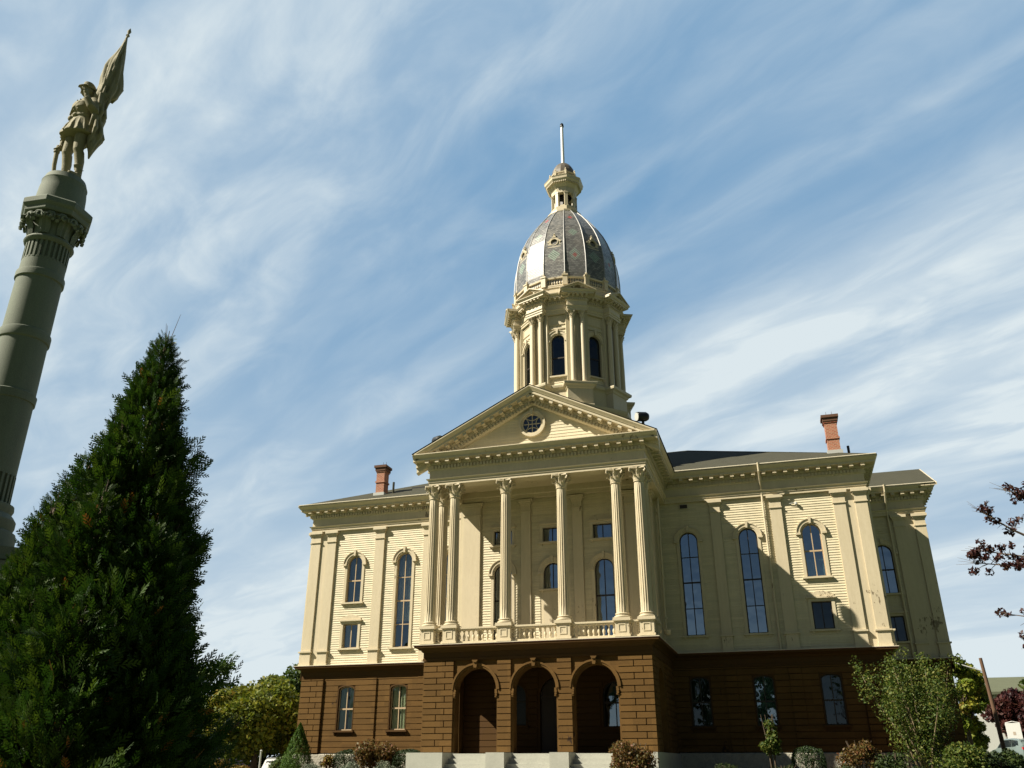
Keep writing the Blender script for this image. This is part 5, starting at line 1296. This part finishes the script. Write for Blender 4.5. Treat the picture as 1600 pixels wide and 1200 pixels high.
def shrub(name, label, cat, x, y, h, r, m, nleaf, lsize, seed, group=None, shape='round', stems=5, aspect=.6, trunk_m=None, z0=None, ry=None):
    global rng
    rng = np.random.default_rng(seed); z = gz(x, y) if z0 is None else z0; o = (x, y, z); t_ = thing(name, label, cat, o, group); ry = ry or r
    rd = random.Random(seed)
    n = nleaf
    if shape == 'cone':
        k = 60; tt = rng.random((n, 1))**.75; ang = rng.random((n, 1))*2*PI; prof = (1-tt)**.85*(1+.10*np.sin(ang*7+tt*19)+.06*np.sin(ang*13-tt*31)); q = .72+.28*rng.random((n, 1))**.5
        P = np.concatenate([x+r*prof*q*np.cos(ang), y+r*prof*q*np.sin(ang), z+.05+tt*h], 1); dd = unit(np.concatenate([np.cos(ang), np.sin(ang), .4+0*ang], 1))
    elif shape == 'box':
        d = unit(rng.normal(size=(n, 3))); s = np.abs(d).max(1, keepdims=True); sup = d/(.55*s+.45); q = .8+.2*rng.random((n, 1))**.5
        P = np.array([x, y, z+h*.5])+sup*q*np.array([r, ry, h*.52]); P += .03*np.sin(P*9); dd = d
    else:
        k = 20; dc = unit(rng.normal(size=(k, 3))); dc[:, 2] = np.abs(dc[:, 2])*1.0-.25; C_ = np.array([x, y, z+h*.42])+dc*(.35+.5*rng.random((k, 1)))*np.array([r, ry, h*.5]); rr = (.28+.22*rng.random(k))*min(r, h*.6)
        P, dd, _ = clump_points(C_, rr, n, .9)
    P[:, 2] = np.maximum(P[:, 2], z+.02)
    mb = MB()
    for i in range(stems):
        a = rd.uniform(0, 2*PI); q = rd.uniform(.2, .7); mb.tube([(x+.05*math.cos(a), y+.05*math.sin(a), z-.05), (x+r*q*.5*math.cos(a), y+ry*q*.5*math.sin(a), z+h*.45), (x+r*q*math.cos(a), y+ry*q*math.sin(a), z+h*.8)] if shape != 'cone' else [(x, y, z-.05), (x+.01*i, y, z+h*.5), (x, y, z+h*.9)], [.03, .02, .008], 6)
    mb.build('stem', trunk_m or M_bark, t_, origin=o)
    V, F = leaves(P, lsize, aspect, .3, dd); np_mesh('foliage', V, F, rng.random(n), m, t_, o); return t_
G1 = lambda *c: [(i/(len(c)-1) if len(c) > 1 else 0, k) for i, k in enumerate(c)]
L_arb = leaf_mat('arborvitae_foliage', [(0, (.009, .028, .003)), (.5, (.024, .060, .005)), (.955, (.072, .115, .009)), (.975, (.16, .055, .012)), (1, (.24, .11, .02))], .25, .6)
L_maple = leaf_mat('yellow_green_maple_leaves', G1((.045, .075, .010), (.105, .135, .012), (.20, .195, .014), (.22, .13, .015)), .35)
L_green = leaf_mat('mid_green_leaves', G1((.03, .06, .012), (.06, .10, .018), (.11, .13, .02)), .3)
L_dark = leaf_mat('dark_green_leaves', G1((.012, .03, .008), (.03, .05, .012), (.05, .07, .014)), .2)
L_rust = leaf_mat('rusty_leaves', G1((.05, .05, .012), (.13, .06, .018), (.10, .09, .02), (.16, .05, .02)), .3)
L_plum = leaf_mat('dark_red_leaves', G1((.018, .008, .010), (.04, .012, .013), (.075, .02, .016), (.05, .027, .012)), .3)
L_lime = leaf_mat('bright_lime_leaves', G1((.07, .12, .012), (.15, .20, .018), (.26, .26, .03), (.20, .10, .02)), .38)
L_grey = leaf_mat('grey_lavender_leaves', G1((.09, .12, .08), (.16, .19, .13), (.22, .24, .17)), .2)
L_spruce = leaf_mat('dwarf_spruce_needles', G1((.03, .075, .008), (.06, .13, .012), (.11, .17, .02)), .2)
L_yew = leaf_mat('yew_needles', G1((.008, .02, .006), (.02, .042, .010), (.035, .06, .012)), .1)
L_olive = leaf_mat('olive_shrub_leaves', G1((.022, .048, .006), (.05, .088, .010), (.085, .115, .014), (.17, .17, .035)), .3, .6)
L_gold = leaf_mat('gold_leaves', G1((.10, .09, .012), (.20, .15, .015), (.16, .055, .015)), .3)

# big arborvitae near the camera: several leaders, rising branches carrying flat sprays
def arborvitae(x, y, leaders, seed, label):
    global rng
    rng = np.random.default_rng(seed); z = gz(x, y); o = (x, y, z); t_ = thing('arborvitae', label, 'conifer tree', o); rd = random.Random(seed)
    mb = MB(); base = []; axis = []; nor = []; sz = []; rn = []
    vd = Vector((CX-x, CY-y)).normalized(); rt = Vector((-vd.y, vd.x))
    for li, (dr, dd_, h, r0) in enumerate(leaders):
        lx, ly = x+rt.x*dr+vd.x*dd_, y+rt.y*dr+vd.y*dd_
        mb.tube([(x+rt.x*dr*.2, y+rt.y*dr*.2, z-.1), (x+(lx-x)*.8, y+(ly-y)*.8, z+h*.45), (lx+.02, ly, z+h*.95), (lx+.03, ly, z+h+.06)], [.12, .07, .014, .004], 8)
        nb = int(150*h*r0/ .9); z00 = .0 if li == 0 else h*.18
        ph1, ph2 = rd.uniform(0, 6), rd.uniform(0, 6)
        for i in range(nb):
            t = ((i+rd.random())/nb)**.84; zz = z00+t*(h*.985-z00); a = i*2.39996+rd.uniform(-.3, .3)
            lump = 1+.28*math.sin(2*a+zz*2.3+ph1)+.20*math.sin(3*a-zz*5.1+ph2)
            L_ = r0*((1-t)**(.88 if li == 0 else .72))*lump*(.66+.52*rd.random())+.03; up = .7+.9*t
            c, s_ = math.cos(a), math.sin(a)
            if i % 5 == 0 and t > .05: mb.tube([(lx, ly, z+zz*.97), (lx+L_*.45*c, ly+L_*.45*s_, z+zz+L_*.2), (lx+L_*.85*c, ly+L_*.85*s_, z+zz+L_*.45*up)], [.016, .010, .003], 4)
            cone = rd.random()
            for k in range(4+int(L_*17)):
                q = 1-.55*rd.random()**1.5; lat = rd.uniform(-1, 1)*.10*(.5+L_); pz = zz+L_*q*q*.45*up
                base.append((lx+L_*q*c-lat*s_, ly+L_*q*s_+lat*c, z+max(.05, pz+rd.uniform(-.06, .06))))
                aa = a+rd.uniform(-.6, .6); axis.append((math.cos(aa)*.75, math.sin(aa)*.75, .45+.9*rd.random()-.6*(rd.random() < .3)))
                nor.append((rd.uniform(-1, 1), rd.uniform(-1, 1), rd.uniform(-.3, 1))); sz.append(rd.uniform(.12, .26)*(.45+.55*min(1, (1-t)*6))); rn.append(min(.955, cone*.35+rd.random()*.65) if rd.random() > .008 else .99)
    for (da, ln) in ((.3, .42), (2.8, .22), (4.4, .2)): mb.tube([(x+.02, y, z+leaders[0][2]*.96), (x+.02+.28*ln*math.cos(da), y+.28*ln*math.sin(da), z+leaders[0][2]+ln*.75)], [.006, .002], 4)
    mb.build('trunk', M_bark, t_, origin=o)
    base = np.array(base); axis = unit(np.array(axis)); nor = unit(np.array(nor)); sz = np.array(sz)[:, None]; rn = np.array(rn)
    side = unit(np.cross(axis, nor)); nn = np.cross(side, axis); Vs = []; Rn = []
    for (t0, ang, ln) in ((0, 0, 1.0), (.15, .62, .36), (.22, -.62, .36), (.36, .60, .36), (.44, -.60, .34), (.56, .55, .28), (.64, -.55, .26), (.76, .5, .2), (.82, -.5, .18)):
        b0 = base+axis*sz*t0; dr_ = axis*math.cos(ang)+side*math.sin(ang)-nn*.15*abs(math.sin(ang)); e = b0+dr_*sz*ln; w = np.cross(dr_, nn); w = w/np.linalg.norm(w, axis=1, keepdims=True)*sz*(.040 if ang else .028)
        m_ = b0+dr_*sz*ln*.55; Vs.append(np.stack([b0, m_+w, e, m_-w], 1)); Rn.append(rn)
    V = np.concatenate(Vs).reshape(-1, 3); F = np.arange(len(V)).reshape(-1, 4); np_mesh('foliage', V, F, np.concatenate(Rn), L_arb, t_, o); return len(F)
nf_ = arborvitae(1.0, -21.78, [(0, 0, 6.66, 1.2), (-.30, .1, 5.6, .45), (-.60, -.1, 4.95, .5), (.28, -.1, 5.4, .5), (-.85, .1, 4.3, .52), (.50, .2, 4.3, .55), (-1.08, 0, 3.6, .52), (.60, 0, 3.3, .45), (-.35, .5, 4.4, .62), (.25, .6, 4.0, .7), (-.8, .5, 3.3, .6), (-1.3, .1, 2.9, .52), (.42, .7, 2.9, .6), (-.35, -.7, 4.2, .8), (.60, .2, 2.2, .4), (-1.5, 0, 2.2, .5), (-.3, 1.0, 2.9, .8), (-1.0, .8, 2.2, .6)], 5, 'tall dark conical arborvitae in front of the monument column')
print('arb faces', nf_)

# left background
tree('maple_tree', 'yellow green maple turning colour, left of the brown ground storey', 'tree', -21.3, 16.3, 6.6, 3.4, 1.6, L_maple, 16000, .27, 21, nclump=34, tr=.2)
tree('maple_tree', 'low golden green tree between the maple and the building corner', 'tree', -18.2, 17.5, 5.2, 2.3, 1.0, L_maple, 8000, .25, 22, nclump=24, tr=.14)
tree('tall_tree', 'loose dark green tree rising behind the maple at the conifer edge', 'tree', -34.8, 31.0, 9.6, 3.6, 2.0, L_green, 9000, .34, 23, nclump=26, tr=.25, hollow=.3)
tree('tall_tree', 'green tree whose top shows just left of the wing corner', 'tree', -27.2, 30.0, 8.8, 3.4, 2.0, L_green, 9000, .33, 24, nclump=24, tr=.25, hollow=.3)
tree('dark_tree', 'dark green tree low behind the maple trunk', 'tree', -27.0, 26.0, 5.4, 4.0, .4, L_dark, 8000, .35, 25, nclump=24)
tree('dark_tree', 'dark green tree low behind the parked dark car', 'tree', -34.5, 24.5, 5.6, 3.8, .4, L_dark, 7000, .35, 26, nclump=24)
tree('dark_tree', 'dark reddish tree close against the left wing corner', 'tree', -20.2, 22.5, 5.6, 2.6, .5, L_rust, 6000, .28, 27, nclump=22)
tree('dark_tree', 'far dark tree at the left behind the conifer', 'tree', -44, 34, 8, 5, .5, L_dark, 7000, .45, 28, nclump=24)
# hedges and shrubs before the left wing
shrub('dwarf_spruce', 'bright green dwarf spruce cone at the left wing corner', 'shrub', -10.75, 2.9, 2.0, .78, L_spruce, 22000, .055, 31, shape='cone', aspect=.35, stems=1)
shrub('rusty_shrub', 'round rust and olive shrub below the second ground window', 'shrub', -7.45, 3.3, 1.62, .98, L_rust, 6500, .10, 32)
shrub('clipped_yew', 'dark clipped yew cube left of the rusty shrub', 'shrub', -8.75, 3.5, 1.05, .55, L_yew, 9000, .06, 33, shape='box', aspect=.3, group='clipped yews by the left wing')
shrub('clipped_yew', 'dark clipped yew cube between the rusty shrub and the porch', 'shrub', -6.1, 3.4, 1.05, .62, L_yew, 9000, .06, 34, shape='box', aspect=.3, group='clipped yews by the left wing')
shrub('young_shrub', 'thin yellowish young shrub in front of the rough stone foundation', 'shrub', -9.5, 3.2, 1.2, .35, L_gold, 700, .09, 35)
for i, (x, y, h, r, m, lab) in enumerate(((-12.2, -.6, .86, .75, L_gold, 'low golden bush left of the dwarf spruce'), (-13.1, -.2, .80, .72, L_rust, 'low rust coloured bush farthest left'), (-11.0, -.8, .66, .6, L_gold, 'low yellow green bush nearest the dwarf spruce foot'),
        (-12.3, 4.6, 1.0, .65, L_green, 'rounded green bush just behind the dwarf spruce'))):
    shrub('low_bush', lab, 'shrub', x, y, h, r, m, 3500, .085, 40+i)
for i, (x, y, r, lab) in enumerate(((-8.95, .9, .42, 'grey lavender clump right of the dwarf spruce foot'), (-7.2, .6, .45, 'grey lavender clump below the clipped yew'), (-5.9, .7, .42, 'grey lavender clump nearest the porch'))):
    shrub('lavender_clump', lab, 'plant', x, y, .72, r, L_grey, 2500, .09, 50+i, aspect=.2, group='lavender clumps in the left bed')
shrub('entry_shrub', 'green and red leafed shrub at the right foot of the porch', 'shrub', 3.55, -1.9, 1.42, .78, L_rust, 6500, .085, 55)
# right side
def multistem(x, y, h, r, label, seed):
    global rng
    rng = np.random.default_rng(seed); rd = random.Random(seed); z = gz(x, y); o = (x, y, z); t_ = thing('multistem_shrub', label, 'shrub', o); mb = MB(); C_ = []; Rr = []
    for i in range(15):
        a = 2*PI*i/15+rd.uniform(-.3, .3); q = rd.uniform(.25, .95); hh = h*rd.uniform(.62, .98)*(1-.20*q); p0 = (x+.12*math.cos(a), y+.12*math.sin(a), z-.05); p1 = (x+r*q*.35*math.cos(a), y+r*q*.35*math.sin(a), z+hh*.38); p2 = (x+r*q*.8*math.cos(a), y+r*q*.8*math.sin(a), z+hh*.75); p3 = (x+r*q*math.cos(a), y+r*q*math.sin(a), z+hh)
        mb.tube([p0, p1, p2, p3], [.045, .032, .016, .004], 6)
        for t in (0.0, .3, .55, .8, 1.0, 1.12):
            pp = Vector(p1).lerp(Vector(p2), min(1, t/.5)) if t < .5 else Vector(p2).lerp(Vector(p3), (t-.5)/.5)
            C_.append(tuple(pp+Vector((rd.uniform(-.25, .25), rd.uniform(-.25, .25), rd.uniform(-.1, .15))))); Rr.append((.40 if t < 1 else .22)*rd.uniform(.7, 1.25)*r/1.6)
    mb.build('stem', M_barkl, t_, origin=o, smooth=True); P, dd, idx = clump_points(np.array(C_), np.array(Rr), 15000, 1.1); V, F = leaves(P, .085, .5, .2, dd); np_mesh('foliage', V, F, rng.random(len(F)), L_olive, t_, o)
multistem(12.25, 1.2, 4.15, 1.72, 'tall many stemmed olive green shrub in front of the right wing corner', 61)
shrub('slender_shrub', 'slender young shrub standing before the middle dark ground window at right', 'shrub', 7.68, .4, 2.5, .38, L_olive, 1500, .09, 62, stems=6)
shrub('clipped_yew', 'small clipped dark box bush between the ground windows at right', 'shrub', 8.75, .9, 1.05, .5, L_yew, 7000, .06, 63, shape='box', aspect=.35)
shrub('rusty_shrub', 'reddish twiggy shrub left of the many stemmed shrub', 'shrub', 10.25, .3, 1.5, .6, L_rust, 2800, .085, 64)
shrub('low_bush', 'dark conifer bush at the left foot of the many stemmed shrub', 'shrub', 11.1, -.2, 1.05, .55, L_dark, 3500, .08, 65)
shrub('rounded_bush', 'rounded green bush at the right foot of the many stemmed shrub', 'shrub', 13.05, -.1, 1.32, .75, L_olive, 5500, .08, 66)
shrub('low_bush', 'dark low bush spreading right of the building corner', 'shrub', 15.3, 6.6, 1.1, 1.0, L_dark, 6500, .12, 67)
shrub('low_bush', 'dark bush by the road end at right', 'shrub', 14.7, 3.6, .75, .7, L_dark, 5000, .09, 68)
for i, (x, y) in enumerate(((6.2, .2), (8.0, .1), (9.6, -.4), (11.6, -1.0))):
    shrub('low_plant', ('dark low clump nearest the porch in the shaded right bed', 'dark low clump below the slender shrub', 'dark low clump before the clipped box bush at right', 'dark low clump below the many stemmed shrub')[i], 'plant', x, y, .62, .5, L_dark, 2200, .08, 70+i, aspect=.2, group='low clumps in the right bed')
tree('lime_tree', 'bright lime green tree beside the rear building corner', 'tree', 18.6, 31.0, 6.9, 1.75, 1.0, L_lime, 11000, .26, 81, nclump=30, tr=.16)
tree('red_maple', 'dark red leaved tree in front of the grey roofed house', 'tree', 27.6, 57.5, 5.9, 3.0, 1.8, L_plum, 11000, .32, 82, nclump=28, tr=.16)
tree('lime_tree', 'low green and yellow tree between the utility pole and the red maple', 'tree', 19.0, 33.5, 3.4, 1.3, .2, L_lime, 6000, .24, 83, nclump=20, tr=.12)
tree('dark_tree', 'dark tree in shade behind the utility pole', 'tree', 20.6, 53, 4.4, 3.2, .2, L_dark, 7000, .36, 84, nclump=24)
tree('tall_tree', 'pale tree top peeping over the grey house roof', 'tree', 33.0, 66, 8.8, 3.0, 4, L_green, 3500, .4, 85, nclump=20)
# red leaved tree at the right edge: trunk outside the view, boughs reach in
def red_bough(seed):
    global rng
    rng = np.random.default_rng(seed); rd = random.Random(seed); x, y = 13.35, -17.75; z = gz(x, y); o = (x, y, z); t_ = thing('red_leaved_tree', 'dark red leaved tree reaching sparse boughs in from the right edge', 'tree', o)
    mb = MB(); mb.tube([(x, y, z-.1), (x+.05, y, z+1.6), (x-.1, y, z+3.0), (x, y, z+4.6), (x, y, z+6)], [.16, .13, .10, .06, .02], 10); C_ = []; Rr = []
    bo = [((12.95, -17.72, 3.2), (12.2, -17.5, 3.95), (11.5, -17.35, 4.45), (11.14, -17.3, 4.78)), ((12.95, -17.72, 3.0), (12.2, -17.55, 3.75), (11.6, -17.45, 4.05), (11.02, -17.3, 4.22)), ((13.0, -17.7, 2.9), (12.3, -17.6, 3.65), (11.6, -17.45, 3.92), (10.93, -17.28, 4.06)),
          ((13.2, -17.7, 2.4), (12.4, -17.5, 2.95), (11.7, -17.4, 3.25), (11.22, -17.32, 3.36)), ((13.25, -17.7, 3.6), (12.5, -17.6, 4.5), (11.8, -17.5, 4.85), (11.5, -17.42, 4.98)), ((13.3, -17.7, 3.9), (12.9, -17.4, 5.0), (12.5, -17.4, 5.8), (12.4, -17.3, 6.2)), ((13.3, -17.7, 3.0), (14, -17.9, 4.0), (14.6, -18, 4.6), (15, -18, 4.9)), ((13.2, -17.7, 1.9), (12.3, -17.6, 2.6), (11.75, -17.5, 2.9), (11.42, -17.45, 2.96))]
    for bi, b in enumerate(bo):
        mb.tube(b, [.05, .028, .013, .004], 6)
        b = [Vector(p) for p in b]
        for i in range(40):
            t = .18+.82*rd.random()**.8; s_ = t*3; k = min(2, int(s_)); p = b[k].lerp(b[k+1], s_-k)
            e = p+Vector((rd.uniform(-.22, .12), rd.uniform(-.25, .25), rd.uniform(-.10, .16)))*(1.15-.45*t)
            if i % 3: mb.tube([p, (p+e)/2+Vector((0, 0, .01)), e], [.005, .004, .002], 4)
            if rd.random() < (.80 if bi != 3 and bi != 7 else .5): C_.append(tuple(e)); Rr.append(rd.uniform(.035, .085))
        tipd = (b[3]-b[2]).normalized()
        for j in range(3):
            e = b[3]+tipd*rd.uniform(.05, .2)+Vector((0, rd.uniform(-.1, .1), rd.uniform(-.08, .08))); mb.tube([b[3]-tipd*.1, e], [.004, .0015], 4)
    mb.build('trunk', M_bark, t_, origin=o, smooth=True)
    P, dd, idx = clump_points(np.array(C_), np.array(Rr), 5200, .8); V, F = leaves(P, .052, .62, .3, dd); np_mesh('crown', V, F, rng.random(len(F)), L_plum, t_, o)
red_bough(91)
for i, (x, y, h, c) in enumerate(((-34, -58, 15, 7), (-16, -66, 17, 7.5), (4, -62, 15, 7), (22, -64, 17, 8), (40, -56, 15, 7), (54, -34, 13, 6))):  # trees out of view, added to cut low sky light; panes mirror them
    tree('sky_block_tree', 'large unseen tree behind the viewer, added to block low sky light, number %s from the west' % ('one', 'two', 'three', 'four', 'five', 'six')[i], 'tree', x, y, h, c, 3.5, L_dark, 5000, .8, 120+i, group='unseen trees added to block low sky light', tr=.35)
# lawn tufts at the foot of the building
rng = np.random.default_rng(3); n = 26000; P = np.stack([rng.uniform(-24, 22, n), rng.uniform(-9, 2.2, n), np.zeros(n)], 1); P[:, 2] = [gz(a, b_)+.03 for a, b_ in P[:, :2]]
V, F = leaves(P, .10, .12, 0, np.tile(np.array([[1., 0, 0]]), (n, 1)), droop=-3); L_gr = leaf_mat('grass_blades', G1((.04, .07, .015), (.08, .11, .02), (.13, .13, .03)), .3)
go = np_mesh('grass', V, F, rng.random(n), L_gr, None, (0, 0, 0)); go['kind'] = 'stuff'

# ------------------------------------------------------------------ UTILITY POLE, SIGN, HOUSE, CARS
M_wood = mat('weathered_wood', (.11, .062, .035), .85, noise=[(10, .5, .1, (.10, .055, .03))])
px, py = 19.45, 26.9; z = gz(px, py); pl = thing('utility_pole', 'brown wooden utility pole in front of the lime green tree', 'pole', (px, py, z))
m = MB(); m.tube([(px+.1, py, z-.2), (px+.02, py, z+2.6), (px-.12, py, z+5.6)], [.125, .11, .09], 12); m.build('post', M_wood, pl, smooth=50)
m = MB(); m.tube([(px-.1, py, 6.35), (px-.8, py, 6.62), (px-1.75, py+.1, 6.98)], [.04, .035, .03], 8); m.tube([(px-1.7, py+.1, 6.96), (px-2.2, py+.1, 7.02)], [.08, .06], 8); m.build('lamp_arm', M_lead, pl)
sx_, sy_ = 25.35, 51.5; z = gz(sx_, sy_); sg_ = thing('sign_board', 'blank white sign board on posts behind the parked car', 'sign', (sx_, sy_, z))
m = MB(); m.box(sx_-.5, sx_+.55, sy_-.03, sy_+.03, z+1.3, z+2.95); m.tube([(sx_-.5, sy_, z+2.95), (sx_+.02, sy_, z+3.07), (sx_+.55, sy_, z+2.95)], .03, 6); m.build('board', M_white, sg_)
m = MB(); m.box(sx_-.08, sx_+.12, sy_-.036, sy_-.031, z+2.05, z+2.3); m.build('emblem', mat('faded_emblem', (.5, .42, .34), .6), sg_)
for k in (-.45, .5): m = MB(); m.tube([(sx_+k, sy_+.06, z-.1), (sx_+k, sy_+.06, z+2.9)], .05, 8); m.build('post', M_white, sg_)
ho = (36.0, 75.0, gz(36, 75)); hs_ = thing('house', 'low house with grey green hipped roof beyond the red maple', 'house', ho)
m = MB(); m.box(28.2, 49, 69, 81, ho[2]-.2, 7.9); m.build('wall', mat('house_siding', (.30, .30, .27), .8, noise=[(3, .3, 1, (.24, .24, .22))]), hs_, origin=ho)
m = MB(); zz = 7.9; e1, e2, f1, f2, rz = (27.4, 68.2), (50, 68.2), (50, 81.8), (27.4, 81.8), 9.75
m.q((*e1, zz), (*e2, zz), (46, 75, rz), (28.8, 75, rz)); m.q((*f2, zz), (*f1, zz), (46, 75, rz), (28.8, 75, rz)); m.q((*e1, zz), (28.8, 75, rz), (*f2, zz)); m.q((*e2, zz), (46, 75, rz), (*f1, zz)); m.box(27.4, 50, 68.2, 81.8, zz-.25, zz-.005)
m.build('roof', mat('house_roof', (.105, .115, .075), .95, spec=.1, noise=[(1, .5, 1, (.08, .088, .058)), (15, .4, 1, (.14, .15, .10))]), hs_, origin=ho)
for k in range(5):
    xx = 30+3.6*k; m = MB(); m.box(xx-.6, xx+.6, 68.93, 68.99, 5.0, 6.9); w_ = m.build('window', M_white, hs_, origin=ho); m = MB(); m.box(xx-.5, xx+.5, 68.91, 68.925, 5.1, 6.8); m.build('pane', mat('house_glass', (.04, .05, .06), .1) if k == 0 else bpy.data.materials['house_glass'], w_, origin=ho)

def car(x, y, yaw, label, paint, group='cars parked behind the town hall lawn'):
    z = gz(x, y)+.05; o = thing('parked_car', label, 'car', (x, y, z), None); o.rotation_euler = (0, 0, yaw)
    o['_o'] = (0, 0, 0)
    st = [(-2.20, .42, .72, .88, .70), (-2.12, .30, .98, 1.0, .82), (-1.95, .27, 1.02, 1.30, .86), (-1.60, .25, 1.03, 1.60, .89), (-.8, .24, 1.02, 1.68, .90), (.2, .24, 1.0, 1.66, .90), (.75, .24, .98, 1.50, .90), (1.20, .24, .96, 1.10, .89), (1.35, .25, .94, .98, .88), (1.9, .28, .86, .90, .84), (2.15, .32, .74, .80, .74), (2.22, .42, .62, .68, .62)]
    m = MB(); rs = []
    for (X, zb, zbelt, zr_, hw) in st:
        tw = hw*.72 if zr_ > 1.15 else hw*.86
        half = [(hw*.9, zb), (hw, zb+.18), (hw*1.0, (zb+zbelt)/2), (hw*.96, zbelt), (tw, zr_-.06), (tw*.86, zr_)]
        rs.append([(X, a, b) for a, b in half]+[(X, -a, b) for a, b in half[::-1]])
    m.rings(rs); m.build('body', paint, o, origin=(0, 0, 0), smooth=28)
    def glass(pts, nm='window'):
        m = MB(); i = len(m.v); n = np.array(pts[1])-np.array(pts[0]); n2 = np.cross(n, np.array(pts[2])-np.array(pts[0])); n2 = n2/np.linalg.norm(n2); c = np.mean(pts, 0)
        if n2.dot(c-np.array([0, 0, .8])) < 0: n2 = -n2
        m.rings([[tuple(np.array(p)+n2*.002) for p in pts], [tuple(np.array(p)+n2*.014) for p in pts]]); m.build(nm, M_carg, o, origin=(0, 0, 0))
    for sg in (-1, 1):
        glass([(-1.68, sg*.80, 1.10), (-.85, sg*.845, 1.08), (-.85, sg*.69, 1.56), (-1.50, sg*.685, 1.50)]); glass([(-.78, sg*.845, 1.08), (.15, sg*.845, 1.06), (.15, sg*.69, 1.55), (-.78, sg*.69, 1.57)]); glass([(.22, sg*.845, 1.06), (.95, sg*.84, 1.04), (.62, sg*.70, 1.45), (.22, sg*.69, 1.54)])
    glass([(-2.04, -.66, 1.09), (-2.04, .66, 1.09), (-1.72, .56, 1.50), (-1.72, -.56, 1.50)], 'rear_window'); glass([(1.18, -.68, 1.07), (1.18, .68, 1.07), (.80, .60, 1.47), (.80, -.60, 1.47)], 'windscreen')
    for sg in (-1, 1):
        m = MB(); m.box(-2.20, -2.02, *sorted((sg*.56, sg*.80)), .88, 1.04); m.build('tail_light', M_tail, o, origin=(0, 0, 0))
        m = MB(); m.box(2.02, 2.20, *sorted((sg*.45, sg*.72)), .62, .76); m.build('headlight', M_white, o, origin=(0, 0, 0))
    m = MB(); m.box(-2.235, -2.15, -.26, .26, .66, .80); m.build('number_plate', M_white, o, origin=(0, 0, 0))
    m = MB(); m.box(-2.28, -2.05, -.78, .78, .36, .56); m.build('bumper', M_tyre, o, origin=(0, 0, 0))
    for X in (-1.35, 1.38):
        for sg in (-1, 1):
            m = MB(); m.tube([(X, sg*.72, .33), (X, sg*.74, .33), (X, sg*.90, .33), (X, sg*.925, .33)], [.28, .335, .335, .30], 24); wh = m.build('wheel', M_tyre, o, origin=(0, 0, 0), smooth=40)
            m = MB(); m.tube([(X, sg*.90, .33), (X, sg*.932, .33), (X, sg*.935, .33)], [.21, .21, .06], 20); m.build('rim', M_lead, wh, origin=(0, 0, 0))
    return o
M_tail = mat('tail_light_red', (.45, .01, .01), .2); M_tyre = mat('tyre_rubber', (.015, .015, .015), .8); M_carg = mat('car_glass', (.012, .016, .018), .05, spec=.8)
def paint(n, c): m = mat(n, c, .22, spec=.6); m.node_tree.nodes['Principled BSDF'].inputs['Coat Weight'].default_value = .6; return m
car(24.55, 48.2, R(110), 'silver green hatchback at the right edge in front of the white sign', paint('silver_green_paint', (.13, .165, .155)))
car(-25.3, 20.2, R(20), 'dark parked car beneath the trees beside the big conifer', paint('dark_red_paint', (.03, .02, .03)))
car(-18.0, 13.6, R(118), 'white car mostly hidden behind the low bushes at left', paint('white_car_paint', (.6, .6, .58)))
for (x, y, h, lab) in ((-17.3, 10.6, 2.0, 'thin pale post left of the dwarf spruce'), (-17.2, 18.3, 2.6, 'thin dark lamp post beside the building corner')):
    z = gz(x, y); t_ = thing('thin_post', lab, 'post', (x, y, z)); m = MB(); m.tube([(x, y, z-.1), (x, y, z+h)], .045, 8); m.build('shaft', M_lead if h < 2.5 else M_black, t_, smooth=40); m = MB(); m.lathe(x, y, [(.05, z+h), (.07, z+h+.03), (.02, z+h+.08)], 8); m.build('cap', M_lead if h < 2.5 else M_black, t_)

for o in bpy.data.objects:
    if '_o' in o.keys(): del o['_o']
